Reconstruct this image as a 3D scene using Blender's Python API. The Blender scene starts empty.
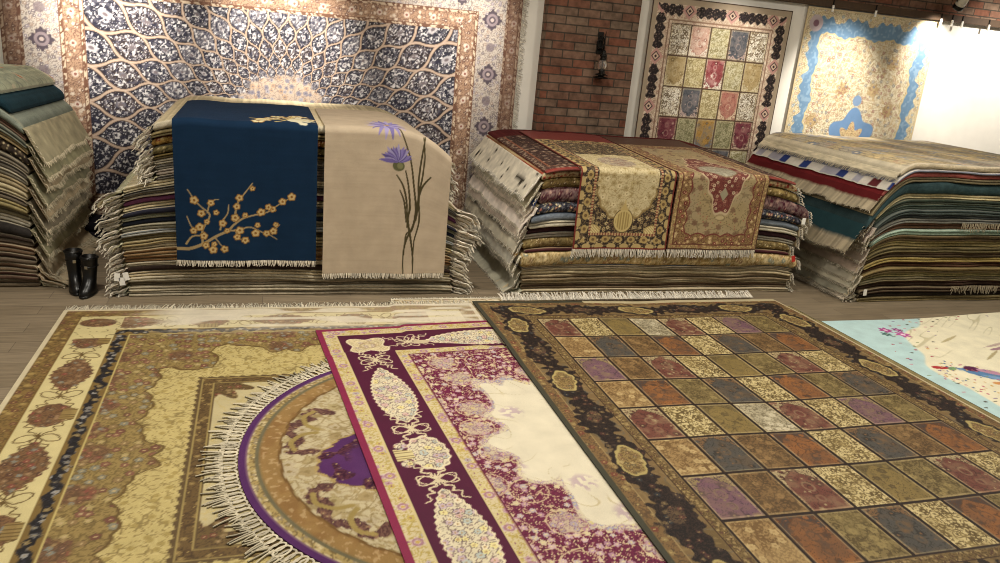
import bpy, math, random
import numpy as np
from mathutils import Matrix, Vector

random.seed(7)
RNG = np.random.default_rng(11)
COL = bpy.context.scene.collection
PI = math.pi

# ------------------------------------------------------------------ numpy helpers
def hx(s):
    if not isinstance(s, str): return np.asarray(s)
    s = s.lstrip('#')
    return np.array([int(s[i:i + 2], 16) / 255 for i in (0, 2, 4)])

def sm(a, b, x):
    t = np.clip((x - a) / (b - a), 0, 1)
    return t * t * (3 - 2 * t)

def hsh(i, j, seed=0):
    i = np.asarray(i).astype(np.int64); j = np.asarray(j).astype(np.int64)
    h = (i * 374761393 + j * 668265263 + seed * 2147483647 + 12345) & 0xFFFFFFFF
    h = ((h ^ (h >> 13)) * 1274126177) & 0xFFFFFFFF
    h = (((h ^ (h >> 16)) & 0x7FFFFFFF) * 1540483477) & 0xFFFFFFFF
    return ((h ^ (h >> 15)) & 0xFFFFFF) / float(0x1000000)

def vn(x, y, seed=0):
    xi = np.floor(x); yi = np.floor(y)
    fx = x - xi; fy = y - yi
    fx = fx * fx * (3 - 2 * fx); fy = fy * fy * (3 - 2 * fy)
    a = hsh(xi, yi, seed); b = hsh(xi + 1, yi, seed)
    c = hsh(xi, yi + 1, seed); d = hsh(xi + 1, yi + 1, seed)
    return (a * (1 - fx) + b * fx) * (1 - fy) + (c * (1 - fx) + d * fx) * fy

def gn(x, y, seed=0):
    r = random.Random(seed * 7919 + 13); s = 0
    for k in range(6):
        a = PI * (k + r.random()) / 6; w = 2 * PI * (.55 + .5 * r.random()); p = r.random() * 6.3
        s = s + np.sin((x * math.cos(a) + y * math.sin(a)) * w + p)
    return .5 + .16 * s

def fb(x, y, seed=0, o=3):
    s = 0; a = .5; n = 0
    for k in range(o):
        s = s + a * vn(x * 2 ** k, y * 2 ** k, seed + k * 17); n += a; a *= .5
    return s / n

def cell(x, y, seed=0, jit=.75):
    xi = np.floor(x); yi = np.floor(y)
    d1 = np.full(x.shape, 9.); d2 = np.full(x.shape, 9.)
    idd = np.zeros(x.shape); bx = np.zeros(x.shape); by = np.zeros(x.shape)
    for i in (-1, 0, 1):
        for j in (-1, 0, 1):
            cx = xi + i; cy = yi + j
            px = cx + .5 + jit * (hsh(cx, cy, seed) - .5)
            py = cy + .5 + jit * (hsh(cx, cy, seed + 5) - .5)
            dx = x - px; dy = y - py
            d = np.sqrt(dx * dx + dy * dy)
            m = d < d1
            d2 = np.where(m, d1, np.minimum(d2, d))
            d1 = np.where(m, d, d1)
            idd = np.where(m, hsh(cx, cy, seed + 9), idd)
            bx = np.where(m, dx, bx); by = np.where(m, dy, by)
    return d1, d2, idd, bx, by

def mix(C, m, c):
    m = np.clip(m, 0, 1)[..., None]
    c = hx(c) if isinstance(c, str) else np.asarray(c)
    return C * (1 - m) + c * m

def pick(ids, cols):
    P = np.array([hx(c) for c in cols])
    return P[np.minimum((ids * len(cols)).astype(int), len(cols) - 1)]

def flat(u, c):
    return np.ones(u.shape + (3,)) * hx(c)

def floral(u, v, s, seed, bg, vine, fl, eye='#e8d9b0', dens=.8, leaf=None, vw=.05, rim=None):
    """woven floral ground: curling tendrils, small leaves and rosettes"""
    C = flat(u, bg)
    x = u / s; y = v / s
    wx = x + .35 * (vn(x * 1.7, y * 1.7, seed + 31) - .5); wy = y + .35 * (vn(x * 1.7, y * 1.7, seed + 37) - .5)
    n = gn(wx * 1.1, wy * 1.1, seed + 3)
    C = mix(C, 1 - sm(vw * .6, vw * 1.5, np.abs(n - .5)), vine)
    n2 = gn(wx * 1.9 + 9, wy * 1.9, seed + 4)
    C = mix(C, (1 - sm(vw * .6, vw * 1.5, np.abs(n2 - .45))) * .7, vine)
    if leaf:
        d1, d2, i1, dx, dy = cell(x * 2.1, y * 2.1, seed + 60)
        C = mix(C, (1 - sm(.2, .28, d1)) * (i1 < .7), leaf)
    d1, d2, i1, dx, dy = cell(x, y, seed + 80)
    th = np.arctan2(dy, dx)
    r = .27 + .13 * hsh((i1 * 9999).astype(int), 3, seed) + .05 * np.cos(5 * th + 20 * i1)
    on = (i1 < dens)
    if rim:
        C = mix(C, (1 - sm(r + .02, r + .09, d1)) * on, rim)
    C = mix(C, (1 - sm(r - .04, r + .03, d1)) * on, pick(np.mod(i1 * 7.31, 1), fl))
    C = mix(C, (1 - sm(.08, .14, d1)) * on, eye)
    return C

def seg_dist(u, v, pts):
    """distance to a polyline and the position along it (0..1)"""
    D = np.full(u.shape, 9.); T = np.zeros(u.shape); n = len(pts) - 1
    for k in range(n):
        (ax, ay), (bx, by) = pts[k][:2], pts[k + 1][:2]
        ex, ey = bx - ax, by - ay; L = ex * ex + ey * ey + 1e-12
        t = np.clip(((u - ax) * ex + (v - ay) * ey) / L, 0, 1)
        d = np.hypot(u - ax - t * ex, v - ay - t * ey)
        m = d < D
        D = np.where(m, d, D); T = np.where(m, (k + t) / n, T)
    return D, T

def smooth_line(pts, n=6):
    out = []
    P = [np.array(p[:2], float) for p in pts]
    for k in range(len(P) - 1):
        p0 = P[max(k - 1, 0)]; p1 = P[k]; p2 = P[k + 1]; p3 = P[min(k + 2, len(P) - 1)]
        for t in np.linspace(0, 1, n, endpoint=False):
            out.append(.5 * (2 * p1 + (p2 - p0) * t + (2 * p0 - 5 * p1 + 4 * p2 - p3) * t ** 2 + (3 * p1 - p0 - 3 * p2 + p3) * t ** 3))
    out.append(P[-1])
    return out

# ------------------------------------------------------------------ materials
def new_mat(name):
    m = bpy.data.materials.new(name); m.use_nodes = True
    nt = m.node_tree; b = nt.nodes['Principled BSDF']
    return m, nt, b

def pile_mat(name, rough=.9, spec=.08, sheen=.0, bump=.35, scale=260, var=.16, sr=.5):
    m, nt, b = new_mat(name)
    at = nt.nodes.new('ShaderNodeAttribute'); at.attribute_name = 'weave'
    tc = nt.nodes.new('ShaderNodeTexCoord')
    nz = nt.nodes.new('ShaderNodeTexNoise'); nz.inputs['Scale'].default_value = scale; nz.inputs['Detail'].default_value = 3
    nt.links.new(tc.outputs['Object'], nz.inputs['Vector'])
    nz2 = nt.nodes.new('ShaderNodeTexNoise'); nz2.inputs['Scale'].default_value = 7; nz2.inputs['Detail'].default_value = 4
    nt.links.new(tc.outputs['Object'], nz2.inputs['Vector'])
    ad = nt.nodes.new('ShaderNodeMath'); ad.operation = 'ADD'
    nt.links.new(nz.outputs['Fac'], ad.inputs[0]); nt.links.new(nz2.outputs['Fac'], ad.inputs[1])
    mr = nt.nodes.new('ShaderNodeMapRange')
    mr.inputs['From Min'].default_value = .6; mr.inputs['From Max'].default_value = 1.4
    mr.inputs['To Min'].default_value = 1 - var; mr.inputs['To Max'].default_value = 1 + var
    nt.links.new(ad.outputs[0], mr.inputs['Value'])
    mx = nt.nodes.new('ShaderNodeVectorMath'); mx.operation = 'SCALE'
    nt.links.new(at.outputs['Color'], mx.inputs[0]); nt.links.new(mr.outputs['Result'], mx.inputs['Scale'])
    nt.links.new(mx.outputs[0], b.inputs['Base Color'])
    bp = nt.nodes.new('ShaderNodeBump'); bp.inputs['Strength'].default_value = bump; bp.inputs['Distance'].default_value = .004
    nt.links.new(nz.outputs['Fac'], bp.inputs['Height']); nt.links.new(bp.outputs['Normal'], b.inputs['Normal'])
    b.inputs['Roughness'].default_value = rough
    b.inputs['Specular IOR Level'].default_value = spec
    b.inputs['Sheen Weight'].default_value = sheen
    b.inputs['Sheen Roughness'].default_value = sr
    return m

def plain_mat(name, c, rough=.6, spec=.4, metal=0, var=.12, scale=30, bump=.1):
    m, nt, b = new_mat(name)
    c = hx(c) ** 2.2
    tc = nt.nodes.new('ShaderNodeTexCoord')
    nz = nt.nodes.new('ShaderNodeTexNoise'); nz.inputs['Scale'].default_value = scale; nz.inputs['Detail'].default_value = 5
    nt.links.new(tc.outputs['Object'], nz.inputs['Vector'])
    cr = nt.nodes.new('ShaderNodeValToRGB')
    cr.color_ramp.elements[0].position = .3; cr.color_ramp.elements[1].position = .7
    cr.color_ramp.elements[0].color = (*(c * (1 - var)), 1); cr.color_ramp.elements[1].color = (*np.minimum(c * (1 + var), 1), 1)
    nt.links.new(nz.outputs['Fac'], cr.inputs['Fac']); nt.links.new(cr.outputs['Color'], b.inputs['Base Color'])
    bp = nt.nodes.new('ShaderNodeBump'); bp.inputs['Strength'].default_value = bump; bp.inputs['Distance'].default_value = .005
    nt.links.new(nz.outputs['Fac'], bp.inputs['Height']); nt.links.new(bp.outputs['Normal'], b.inputs['Normal'])
    b.inputs['Roughness'].default_value = rough; b.inputs['Specular IOR Level'].default_value = spec; b.inputs['Metallic'].default_value = metal
    return m

M_WOOL = pile_mat('wool_pile')
M_SILK = pile_mat('silk_pile', rough=.6, spec=.22, sheen=.03, bump=.2, var=.14)
M_FOLD = pile_mat('folded_edge_wool', rough=.95, spec=.06, sheen=0, bump=.6, scale=120, var=.3)
M_BAND = pile_mat('cotton_warp', rough=.95, spec=.06, sheen=.0, bump=.4, scale=180, var=.2)

def wood_floor():
    m, nt, b = new_mat('grey_oak_planks')
    tc = nt.nodes.new('ShaderNodeTexCoord')
    br = nt.nodes.new('ShaderNodeTexBrick')
    br.inputs['Scale'].default_value = 1
    br.inputs['Brick Width'].default_value = 1.25; br.inputs['Row Height'].default_value = .19
    br.inputs['Mortar Size'].default_value = .003; br.inputs['Mortar Smooth'].default_value = .2
    br.inputs['Color1'].default_value = (.20, .155, .10, 1); br.inputs['Color2'].default_value = (.26, .205, .137, 1)
    br.inputs['Mortar'].default_value = (.13, .1, .07, 1)
    br.offset = .37
    nt.links.new(tc.outputs['Object'], br.inputs['Vector'])
    mp = nt.nodes.new('ShaderNodeMapping'); mp.inputs['Scale'].default_value = (1.2, 22, 1)
    nt.links.new(tc.outputs['Object'], mp.inputs['Vector'])
    nz = nt.nodes.new('ShaderNodeTexNoise'); nz.inputs['Scale'].default_value = 2.2; nz.inputs['Detail'].default_value = 6; nz.inputs['Distortion'].default_value = .6
    nt.links.new(mp.outputs[0], nz.inputs['Vector'])
    mr = nt.nodes.new('ShaderNodeMapRange'); mr.inputs['From Min'].default_value = .3; mr.inputs['From Max'].default_value = .7
    mr.inputs['To Min'].default_value = .72; mr.inputs['To Max'].default_value = 1.18
    nt.links.new(nz.outputs['Fac'], mr.inputs['Value'])
    mx = nt.nodes.new('ShaderNodeVectorMath'); mx.operation = 'SCALE'
    nt.links.new(br.outputs['Color'], mx.inputs[0]); nt.links.new(mr.outputs[0], mx.inputs['Scale'])
    nt.links.new(mx.outputs[0], b.inputs['Base Color'])
    b.inputs['Roughness'].default_value = .5; b.inputs['Specular IOR Level'].default_value = .35
    return m

def brick_mat(name, horizontal_axis='X', c1=(.155, .060, .036, 1), c2=(.17, .125, .088, 1)):
    m, nt, b = new_mat(name)
    tc = nt.nodes.new('ShaderNodeTexCoord')
    sp = nt.nodes.new('ShaderNodeSeparateXYZ'); cb = nt.nodes.new('ShaderNodeCombineXYZ')
    nt.links.new(tc.outputs['Object'], sp.inputs[0])
    nt.links.new(sp.outputs[horizontal_axis], cb.inputs['X']); nt.links.new(sp.outputs['Z'], cb.inputs['Y'])
    br = nt.nodes.new('ShaderNodeTexBrick'); br.inputs['Scale'].default_value = 1
    br.inputs['Brick Width'].default_value = .29; br.inputs['Row Height'].default_value = .098
    br.inputs['Mortar Size'].default_value = .009; br.inputs['Mortar Smooth'].default_value = .35
    br.inputs['Color1'].default_value = c1; br.inputs['Color2'].default_value = c2
    br.inputs['Mortar'].default_value = (.06, .046, .034, 1); br.inputs['Bias'].default_value = -.1
    nt.links.new(cb.outputs[0], br.inputs['Vector'])
    nz = nt.nodes.new('ShaderNodeTexNoise'); nz.inputs['Scale'].default_value = 14; nz.inputs['Detail'].default_value = 6
    nt.links.new(cb.outputs[0], nz.inputs['Vector'])
    nz2 = nt.nodes.new('ShaderNodeTexNoise'); nz2.inputs['Scale'].default_value = 3.1; nz2.inputs['Detail'].default_value = 2
    nt.links.new(cb.outputs[0], nz2.inputs['Vector'])
    ad = nt.nodes.new('ShaderNodeMath'); ad.operation = 'ADD'
    nt.links.new(nz.outputs['Fac'], ad.inputs[0]); nt.links.new(nz2.outputs['Fac'], ad.inputs[1])
    mr = nt.nodes.new('ShaderNodeMapRange'); mr.inputs['From Min'].default_value = .7; mr.inputs['From Max'].default_value = 1.3
    mr.inputs['To Min'].default_value = .6; mr.inputs['To Max'].default_value = 1.4
    nt.links.new(ad.outputs[0], mr.inputs['Value'])
    mx = nt.nodes.new('ShaderNodeVectorMath'); mx.operation = 'SCALE'
    nt.links.new(br.outputs['Color'], mx.inputs[0]); nt.links.new(mr.outputs[0], mx.inputs['Scale'])
    nt.links.new(mx.outputs[0], b.inputs['Base Color'])
    sb = nt.nodes.new('ShaderNodeMath'); sb.operation = 'SUBTRACT'
    nt.links.new(nz.outputs['Fac'], sb.inputs[0]); nt.links.new(br.outputs['Fac'], sb.inputs[1])
    bp = nt.nodes.new('ShaderNodeBump'); bp.inputs['Strength'].default_value = .6; bp.inputs['Distance'].default_value = .012
    nt.links.new(sb.outputs[0], bp.inputs['Height']); nt.links.new(bp.outputs['Normal'], b.inputs['Normal'])
    b.inputs['Roughness'].default_value = .9; b.inputs['Specular IOR Level'].default_value = .2
    return m

M_FLOOR = wood_floor()
M_PLASTER = plain_mat('white_plaster', '#e6e1d6', .85, .2, var=.03, scale=6, bump=.05)
M_BRICK = brick_mat('old_red_brick')
M_BRICKSIDE = brick_mat('old_red_brick_return', 'Y')
M_RAIL = plain_mat('dark_stained_timber', '#4a3a2c', .6, .3)
M_IRON = plain_mat('black_iron', '#17140f', .45, .5, .6, bump=.2)
M_GLASS = bpy.data.materials.new('lamp_glass'); M_GLASS.use_nodes = True
_b = M_GLASS.node_tree.nodes['Principled BSDF']
_b.inputs['Base Color'].default_value = (.9, .85, .82, 1); _b.inputs['Roughness'].default_value = .08
_b.inputs['Transmission Weight'].default_value = .95
_nz = M_GLASS.node_tree.nodes.new('ShaderNodeTexNoise'); _nz.inputs['Scale'].default_value = 20
_mr = M_GLASS.node_tree.nodes.new('ShaderNodeMapRange'); _mr.inputs['To Min'].default_value = .04; _mr.inputs['To Max'].default_value = .2
M_GLASS.node_tree.links.new(_nz.outputs['Fac'], _mr.inputs['Value']); M_GLASS.node_tree.links.new(_mr.outputs[0], _b.inputs['Roughness'])
M_LEATHER = plain_mat('black_rubber', '#0d0c0c', .35, .5, var=.2, bump=.15)
M_METAL = plain_mat('nickel', '#b8b4a8', .3, .5, 1)
M_LAMPWHITE = plain_mat('grey_lamp_enamel', '#b9b4a6', .4, .5)
M_PAPER = plain_mat('white_card', '#efece2', .8, .2, var=.03)
M_CLIP = plain_mat('white_clip_plastic', '#e9e6dc', .5, .4, var=.03)

# ------------------------------------------------------------------ mesh helpers
def make_obj(name, V, F, mat, parent=None, cols=None, smooth=True, extra=None):
    """V (n,3); F (m,4) or (m,3) int array, or list of several such arrays"""
    V = np.asarray(V, np.float32)
    Fs = F if isinstance(F, list) else [F]
    Fs = [np.asarray(f, np.int32) for f in Fs if len(f)]
    me = bpy.data.meshes.new(name)
    me.vertices.add(len(V)); me.vertices.foreach_set('co', V.ravel())
    nl = sum(f.size for f in Fs); npoly = sum(len(f) for f in Fs)
    me.loops.add(nl); me.polygons.add(npoly)
    me.loops.foreach_set('vertex_index', np.concatenate([f.ravel() for f in Fs]))
    starts = []; s = 0
    for f in Fs:
        starts.append(s + np.arange(len(f)) * f.shape[1]); s += f.size
    me.polygons.foreach_set('loop_start', np.concatenate(starts).astype(np.int32))
    me.update(calc_edges=True)
    me.polygons.foreach_set('use_smooth', np.full(npoly, smooth))
    if cols is not None:
        a = me.color_attributes.new('weave', 'BYTE_COLOR', 'POINT')
        c = np.ones((len(V), 4), np.float32); c[:, :3] = np.clip(cols, 0, 1)
        a.data.foreach_set('color_srgb', c.ravel())
    me.materials.append(mat)
    o = bpy.data.objects.new(name, me); COL.objects.link(o)
    if parent is not None:
        o.parent = parent
    return o

def tag(o, label, cat, group=None, kind=None):
    o['label'] = label; o['category'] = cat
    if group: o['group'] = group
    if kind: o['kind'] = kind
    return o

def thing(name, label, cat, loc=(0, 0, 0), group=None):
    o = bpy.data.objects.new(name, None); COL.objects.link(o); o.location = loc
    o.empty_display_size = .1
    return tag(o, label, cat, group)

def grid_faces(nu, nv, off=0):
    i = np.arange(nu - 1)[:, None]; j = np.arange(nv - 1)[None, :]
    a = (i * nv + j).ravel() + off
    return np.stack([a, a + nv, a + nv + 1, a + 1], 1)

def boundary_loop(nu, nv):
    a = [i * nv for i in range(nu)]
    b = [(nu - 1) * nv + j for j in range(1, nv)]
    c = [i * nv + nv - 1 for i in range(nu - 2, -1, -1)]
    d = [j for j in range(nv - 2, 0, -1)]
    return np.array(a + b + c + d)

def slab(name, P, Nrm, thick, C, mat, parent=None, edge=None):
    """P (nu,nv,3) outer surface; a skirt of depth thick along -Nrm closes the sides, and the back is closed too"""
    nu, nv = P.shape[:2]
    V = P.reshape(-1, 3); cols = C.reshape(-1, 3)
    F = [grid_faces(nu, nv)]
    bl = boundary_loop(nu, nv)
    N = np.broadcast_to(Nrm, P.shape).reshape(-1, 3)
    top2 = V[bl]; low = V[bl] - N[bl] * thick
    n0 = len(V); n = len(bl)
    V = np.concatenate([V, top2, low])
    ec = cols[bl] if edge is None else np.broadcast_to(hx(edge), (n, 3))
    cols = np.concatenate([cols, ec, ec * .9])
    k = np.arange(n); k2 = (k + 1) % n
    F.append(np.stack([n0 + k, n0 + n + k, n0 + n + k2, n0 + k2], 1))
    # back: a coarse sheet
    su = np.unique(np.linspace(0, nu - 1, min(nu, 30)).astype(int)); sv = np.unique(np.linspace(0, nv - 1, min(nv, 30)).astype(int))
    B = (P - np.broadcast_to(Nrm, P.shape) * thick)[np.ix_(su, sv)]
    n1 = len(V); V = np.concatenate([V, B.reshape(-1, 3)])
    cols = np.concatenate([cols, np.broadcast_to(hx('#b9a98a'), (B.shape[0] * B.shape[1], 3))])
    F.append(grid_faces(len(su), len(sv), n1)[:, ::-1])
    return make_obj(name, V, F, mat, parent, cols)

def box_v(x0, x1, y0, y1, z0, z1):
    V = np.array([[x, y, z] for x in (x0, x1) for y in (y0, y1) for z in (z0, z1)], float)
    F = np.array([[0, 1, 3, 2], [4, 6, 7, 5], [0, 4, 5, 1], [2, 3, 7, 6], [0, 2, 6, 4], [1, 5, 7, 3]])
    return V, F

def box(name, b, mat, parent=None, bevel=0):
    V, F = box_v(*b)
    o = make_obj(name, V, F, mat, parent, smooth=False)
    if bevel:
        md = o.modifiers.new('edge', 'BEVEL'); md.width = bevel; md.segments = 2
    return o

def structure(o):
    o['kind'] = 'structure'
    return o

def lathe(name, prof, mat, parent=None, n=24, axis=None, base=(0, 0, 0), cols=None):
    """prof: list of (r, h); axis: direction"""
    ax = Vector(axis or (0, 0, 1)).normalized()
    q = Vector((0, 0, 1)).rotation_difference(ax).to_matrix()
    q = np.array(q); base = np.array(base)
    V = []
    for r, h in prof:
        for k in range(n):
            a = 2 * PI * k / n
            V.append(q @ np.array([r * math.cos(a), r * math.sin(a), h]) + base)
    m = len(prof); F = []
    for i in range(m - 1):
        for k in range(n):
            F.append([i * n + k, i * n + (k + 1) % n, (i + 1) * n + (k + 1) % n, (i + 1) * n + k])
    return make_obj(name, np.array(V), np.array(F), mat, parent)

def tube(name, pts, r, mat, parent=None, n=8):
    P = np.array(pts, float); m = len(P)
    R = np.broadcast_to(np.asarray(r, float), (m,))
    V = []
    up = np.array([0.13, .31, .94])
    for i in range(m):
        t = P[min(i + 1, m - 1)] - P[max(i - 1, 0)]; t /= np.linalg.norm(t) + 1e-9
        a = np.cross(t, up); a /= np.linalg.norm(a) + 1e-9; b = np.cross(t, a)
        for k in range(n):
            th = 2 * PI * k / n
            V.append(P[i] + R[i] * (a * math.cos(th) + b * math.sin(th)))
    F = [[i * n + k, i * n + (k + 1) % n, (i + 1) * n + (k + 1) % n, (i + 1) * n + k] for i in range(m - 1) for k in range(n)]
    V.append(P[0]); V.append(P[-1])
    T = [[m * n, (k + 1) % n, k] for k in range(n)] + [[m * n + 1, (m - 1) * n + k, (m - 1) * n + (k + 1) % n] for k in range(n)]
    return make_obj(name, np.array(V), [np.array(F), np.array(T)], mat, parent)

def strands(name, roots, dirs, sides, length, width, mat, parent, color, jit=.25, droop=None, seed=1, lift=None):
    """a fringe: one thin twisted tassel per root; dirs = hanging direction, sides = along the edge"""
    r = np.random.default_rng(seed)
    n = len(roots); K = 4
    L = length * (1 + jit * (r.random(n) - .5) * 2)
    sway = (r.random(n) - .5) * length * .7
    nrm = np.cross(dirs, sides)
    V = np.zeros((n, K, 3, 3)); C = np.zeros((n, K, 3, 3))
    col = hx(color)[None] * (.85 + .25 * r.random((n, 1)))
    out = (r.random(n) - .5) * .012
    for k in range(K):
        t = k / (K - 1)
        c = roots + dirs * (L * t)[:, None] + sides * (sway * t * t)[:, None] + nrm * (out * t)[:, None]
        w = width * (.9 - .35 * t if k else .6)
        if lift is not None:
            c = lift(c, t)
        V[:, k, 0] = c - sides * w * .5; V[:, k, 1] = c + nrm * w * .5; V[:, k, 2] = c + sides * w * .5
        C[:, k] = (col * (1 - .06 * t))[:, None]
    idx = np.arange(n * K * 3).reshape(n, K, 3)
    F = []
    for k in range(K - 1):
        for e in ((0, 1), (1, 2), (2, 0)):
            F.append(np.stack([idx[:, k, e[0]], idx[:, k, e[1]], idx[:, k + 1, e[1]], idx[:, k + 1, e[0]]], 1))
    return make_obj(name, V.reshape(-1, 3), np.concatenate(F), mat, parent, C.reshape(-1, 3))

# ------------------------------------------------------------------ room
YW = 9.2
def room():
    structure(box('floor', (-7, 15, -3, YW + .2, -.1, 0), M_FLOOR))
    structure(box('wall_back', (-7, 15, YW, YW + .2, 0, 3.3), M_PLASTER))
    structure(box('wall_back_upper', (-7, 15, YW - .02, YW + .2, 3.3, 4.5), M_BRICK))
    p = structure(box('brick_pillar', (3.24, 4.44, YW - .16, YW, 0, 4.5), M_BRICK))
    p.data.materials.append(M_BRICKSIDE)
    for pl in p.data.polygons:
        if abs(pl.normal.x) > .5: pl.material_index = 1
    structure(box('ceiling', (-7, 15, -3, YW + .2, 4.5, 4.6), M_PLASTER))
    structure(box('trim_1', (4.46, 15, YW - .1, YW - .021, 3.205, 3.3), M_RAIL, bevel=.008))
    structure(box('trim_2', (-7, 3.22, YW - .1, YW - .021, 3.205, 3.3), M_RAIL, bevel=.008))
room()

# ------------------------------------------------------------------ pattern painters
def dome_cells(u, v):
    """ogee cells growing outwards from the centre: d1 0 at a cell's middle, e distance to the ribbon between cells"""
    r = np.hypot(u, v) + 1e-6; th = np.arctan2(v, u)
    n = 34
    a2 = th / (2 * PI) * n * 2; b = np.log(r / .535) / .19
    c = np.cos(PI * b); c = np.sign(c) * np.abs(c) ** .85
    e = np.full(u.shape, 9.)
    k0 = np.floor(a2)
    par = np.where(np.mod(k0, 2) < .5, 1., -1.)
    lo = np.full(u.shape, -9.); kk = np.zeros(u.shape)
    for d in (-1, 0, 1, 2):
        k = k0 + d; p = np.where(np.mod(k, 2) < .5, 1., -1.)
        x = k + p * .5 * c
        e = np.minimum(e, np.abs(a2 - x))
        m = (x <= a2) & (x > lo - 1e-9)
        lo = np.where(m, x, lo); kk = np.where(m, k, kk)
    even = np.mod(kk, 2) < .5
    # cells between strand kk and kk+1 are widest at odd b for even kk, at even b for odd kk
    bc = np.where(even, 2 * np.round((b - 1) / 2) + 1, 2 * np.round(b / 2))
    ac = kk + .5
    d1 = np.hypot((a2 - ac) * .5, (b - bc) * .62)
    cid = hsh(np.mod(kk, 2 * n), bc, 3)
    return r, d1, e * .5 / np.sqrt(1 + .6 * np.sin(PI * b) ** 2), cid, bc

def paint_dome(X, Z):
    u = X - .23; v = Z - 1.30
    # distances outwards from the field
    fx = np.abs(u) - 1.97; fz = np.maximum(Z - 2.46, .40 - Z)
    d = np.maximum(fx, fz)
    along = np.where(fx > fz, Z, u)
    r, d1, e, cid, cj = dome_cells(u, v)
    sp1 = vn(X / .017, Z / .017, 3); sp2 = gn(X / .045, Z / .045, 5); sp3 = gn(X / .06, Z / .06, 6)
    tone = np.mod(cj, 4)
    C = flat(u, '#2b2a32')
    C = mix(C, (tone == 2), '#342b2c')
    C = mix(C, (tone == 0) * .6, '#77747a')
    C = mix(C, 1 - sm(.03, .07, np.abs(sp2 - .5)), '#aaa6aa')
    C = mix(C, (1 - sm(.02, .05, np.abs(sp3 - .5))) * .8, '#858088')
    C = mix(C, sm(.68, .8, sp1), '#cdc9c8')
    C = mix(C, (1 - sm(.22, .34, sp1)) * .8, '#232334')
    ring = (1 - sm(.02, .05, np.abs(d1 - .27)))
    C = mix(C, ring * .25, '#b9b4b8')
    C = mix(C, (1 - sm(.09, .13, d1)) * np.where(tone == 3, .9, .45), '#b5b0b2'); C = mix(C, (1 - sm(.03, .06, d1)), '#6a5f62')
    C = mix(C, 1 - sm(.062, .09, e), '#221e26')
    C = mix(C, 1 - sm(.038, .056, e), '#a58d7a')
    C = mix(C, 1 - sm(.006, .026, e), '#b9a594')
    # heart of the dome
    C0 = floral(u, v, .07, 8, '#bdaa98', '#8d7d78', ['#85808a', '#b0957e', '#a49ea2'], '#6b6775')
    C = mix(C, 1 - sm(.47, .53, r + .05 * (gn(u / .12, v / .12, 9) - .5)), C0)
    # bands
    bb = floral(X, Z, .055, 21, '#a3846c', '#73574a', ['#8a6c5c', '#bda28a', '#6d5248', '#c9b7a4'], '#d8c8b4', vw=.07)
    md = np.mod(along + 5, .31) - .155
    dd = np.hypot(md, np.where(d < .3, d - .115, d - .67))
    bb = mix(bb, (1 - sm(.02, .045, dd)) * .8, '#e0d2c4'); bb = mix(bb, 1 - sm(.012, .018, dd), '#8a5c50')
    rope = vn((along + d) / .018, d / .02, 6)
    guard = np.minimum(np.abs(d - .02), np.minimum(np.abs(d - .21), np.minimum(np.abs(d - .58), np.abs(d - .74))))
    bb = mix(bb, 1 - sm(.016, .024, guard), '#6a4a3a'); bb = mix(bb, (1 - sm(.01, .016, guard)) * sm(.45, .6, rope), '#c9b59c')
    cc = floral(X, Z, .05, 23, '#b9aea3', '#857a74', ['#766c6e', '#9c897c', '#8d838a'], '#d3cac0', vw=.06)
    mm = np.mod(along + .18, .62) - .31; q = np.abs(mm); w = np.abs(d - .4)
    th = np.arctan2(w, q); rr = np.hypot(mm, d - .4)
    st = .075 + .032 * np.abs(np.cos(2 * th)) ** 1.5 + .01 * np.cos(12 * th)
    cc = mix(cc, 1 - sm(st, st + .012, rr), '#50464e'); cc = mix(cc, (1 - sm(.010, .02, np.abs(rr - .055))) * .7, '#a8989a'); cc = mix(cc, 1 - sm(.018, .026, rr), '#b7a6a0')
    mm2 = np.mod(along + .49, .62) - .31; rr2 = np.hypot(mm2, d - .4)
    cc = mix(cc, (1 - sm(.045, .06, rr2)) * .7, '#6e6268')
    C = mix(C, d > 0, bb)
    C = mix(C, (d > .235) & (d < .565), cc)
    C = mix(C, (d > .565) * .35, '#4a342c')
    C = mix(C, d > .765, '#5f4034')
    return C

PANEL = {
    'red': ('arch', '#64392f', '#9c8c68', '#42261f'), 'purple': ('arch', '#6c4e58', '#857350', '#48343c'),
    'orange': ('arch', '#85562f', '#443832', '#573820'), 'grey': ('arch', '#484540', '#6f5438', '#2f2b27'),
    'gold': ('arch', '#7d6a3c', '#665836', '#544528'), 'cream': ('fl', '#c3b281', '#5c4b2a', '#806e42'),
    'olive': ('fl', '#75653f', '#524426', '#8a794c'), 'brown': ('fl', '#705635', '#4d3a22', '#876b44'),
    'tan': ('fl', '#94794f', '#6c5230', '#b0986a'), 'pale': ('fl', '#a59b80', '#746a52', '#bdb398')}
WPANEL = {
    'white': ('fl', '#ded6c2', '#6e5a40', '#b9a98c'), 'pink': ('arch', '#c0917c', '#d8ccb8', '#94604f'),
    'lime': ('fl', '#c5bc98', '#8a7e50', '#aea270'), 'blue': ('arch', '#4e5157', '#b0958a', '#34363c'),
    'gold': ('arch', '#a68c58', '#c9b88e', '#806838'), 'yel': ('fl', '#cbbd90', '#8d7a48', '#ab9a64'),
    'crim': ('arch', '#963f42', '#e0d4c0', '#6d2428'), 'rose': ('arch', '#a86454', '#cdb28e', '#7d4238'),
    'wine': ('arch', '#742c38', '#b99a80', '#4d1a24'), 'sage': ('fl', '#a09870', '#6d6842', '#857e56'),
    'ochre': ('arch', '#a87c34', '#5f6470', '#7c5820')}

def mixc(a, b):
    return hx(a) * .45 + hx(b) * .55

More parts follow.
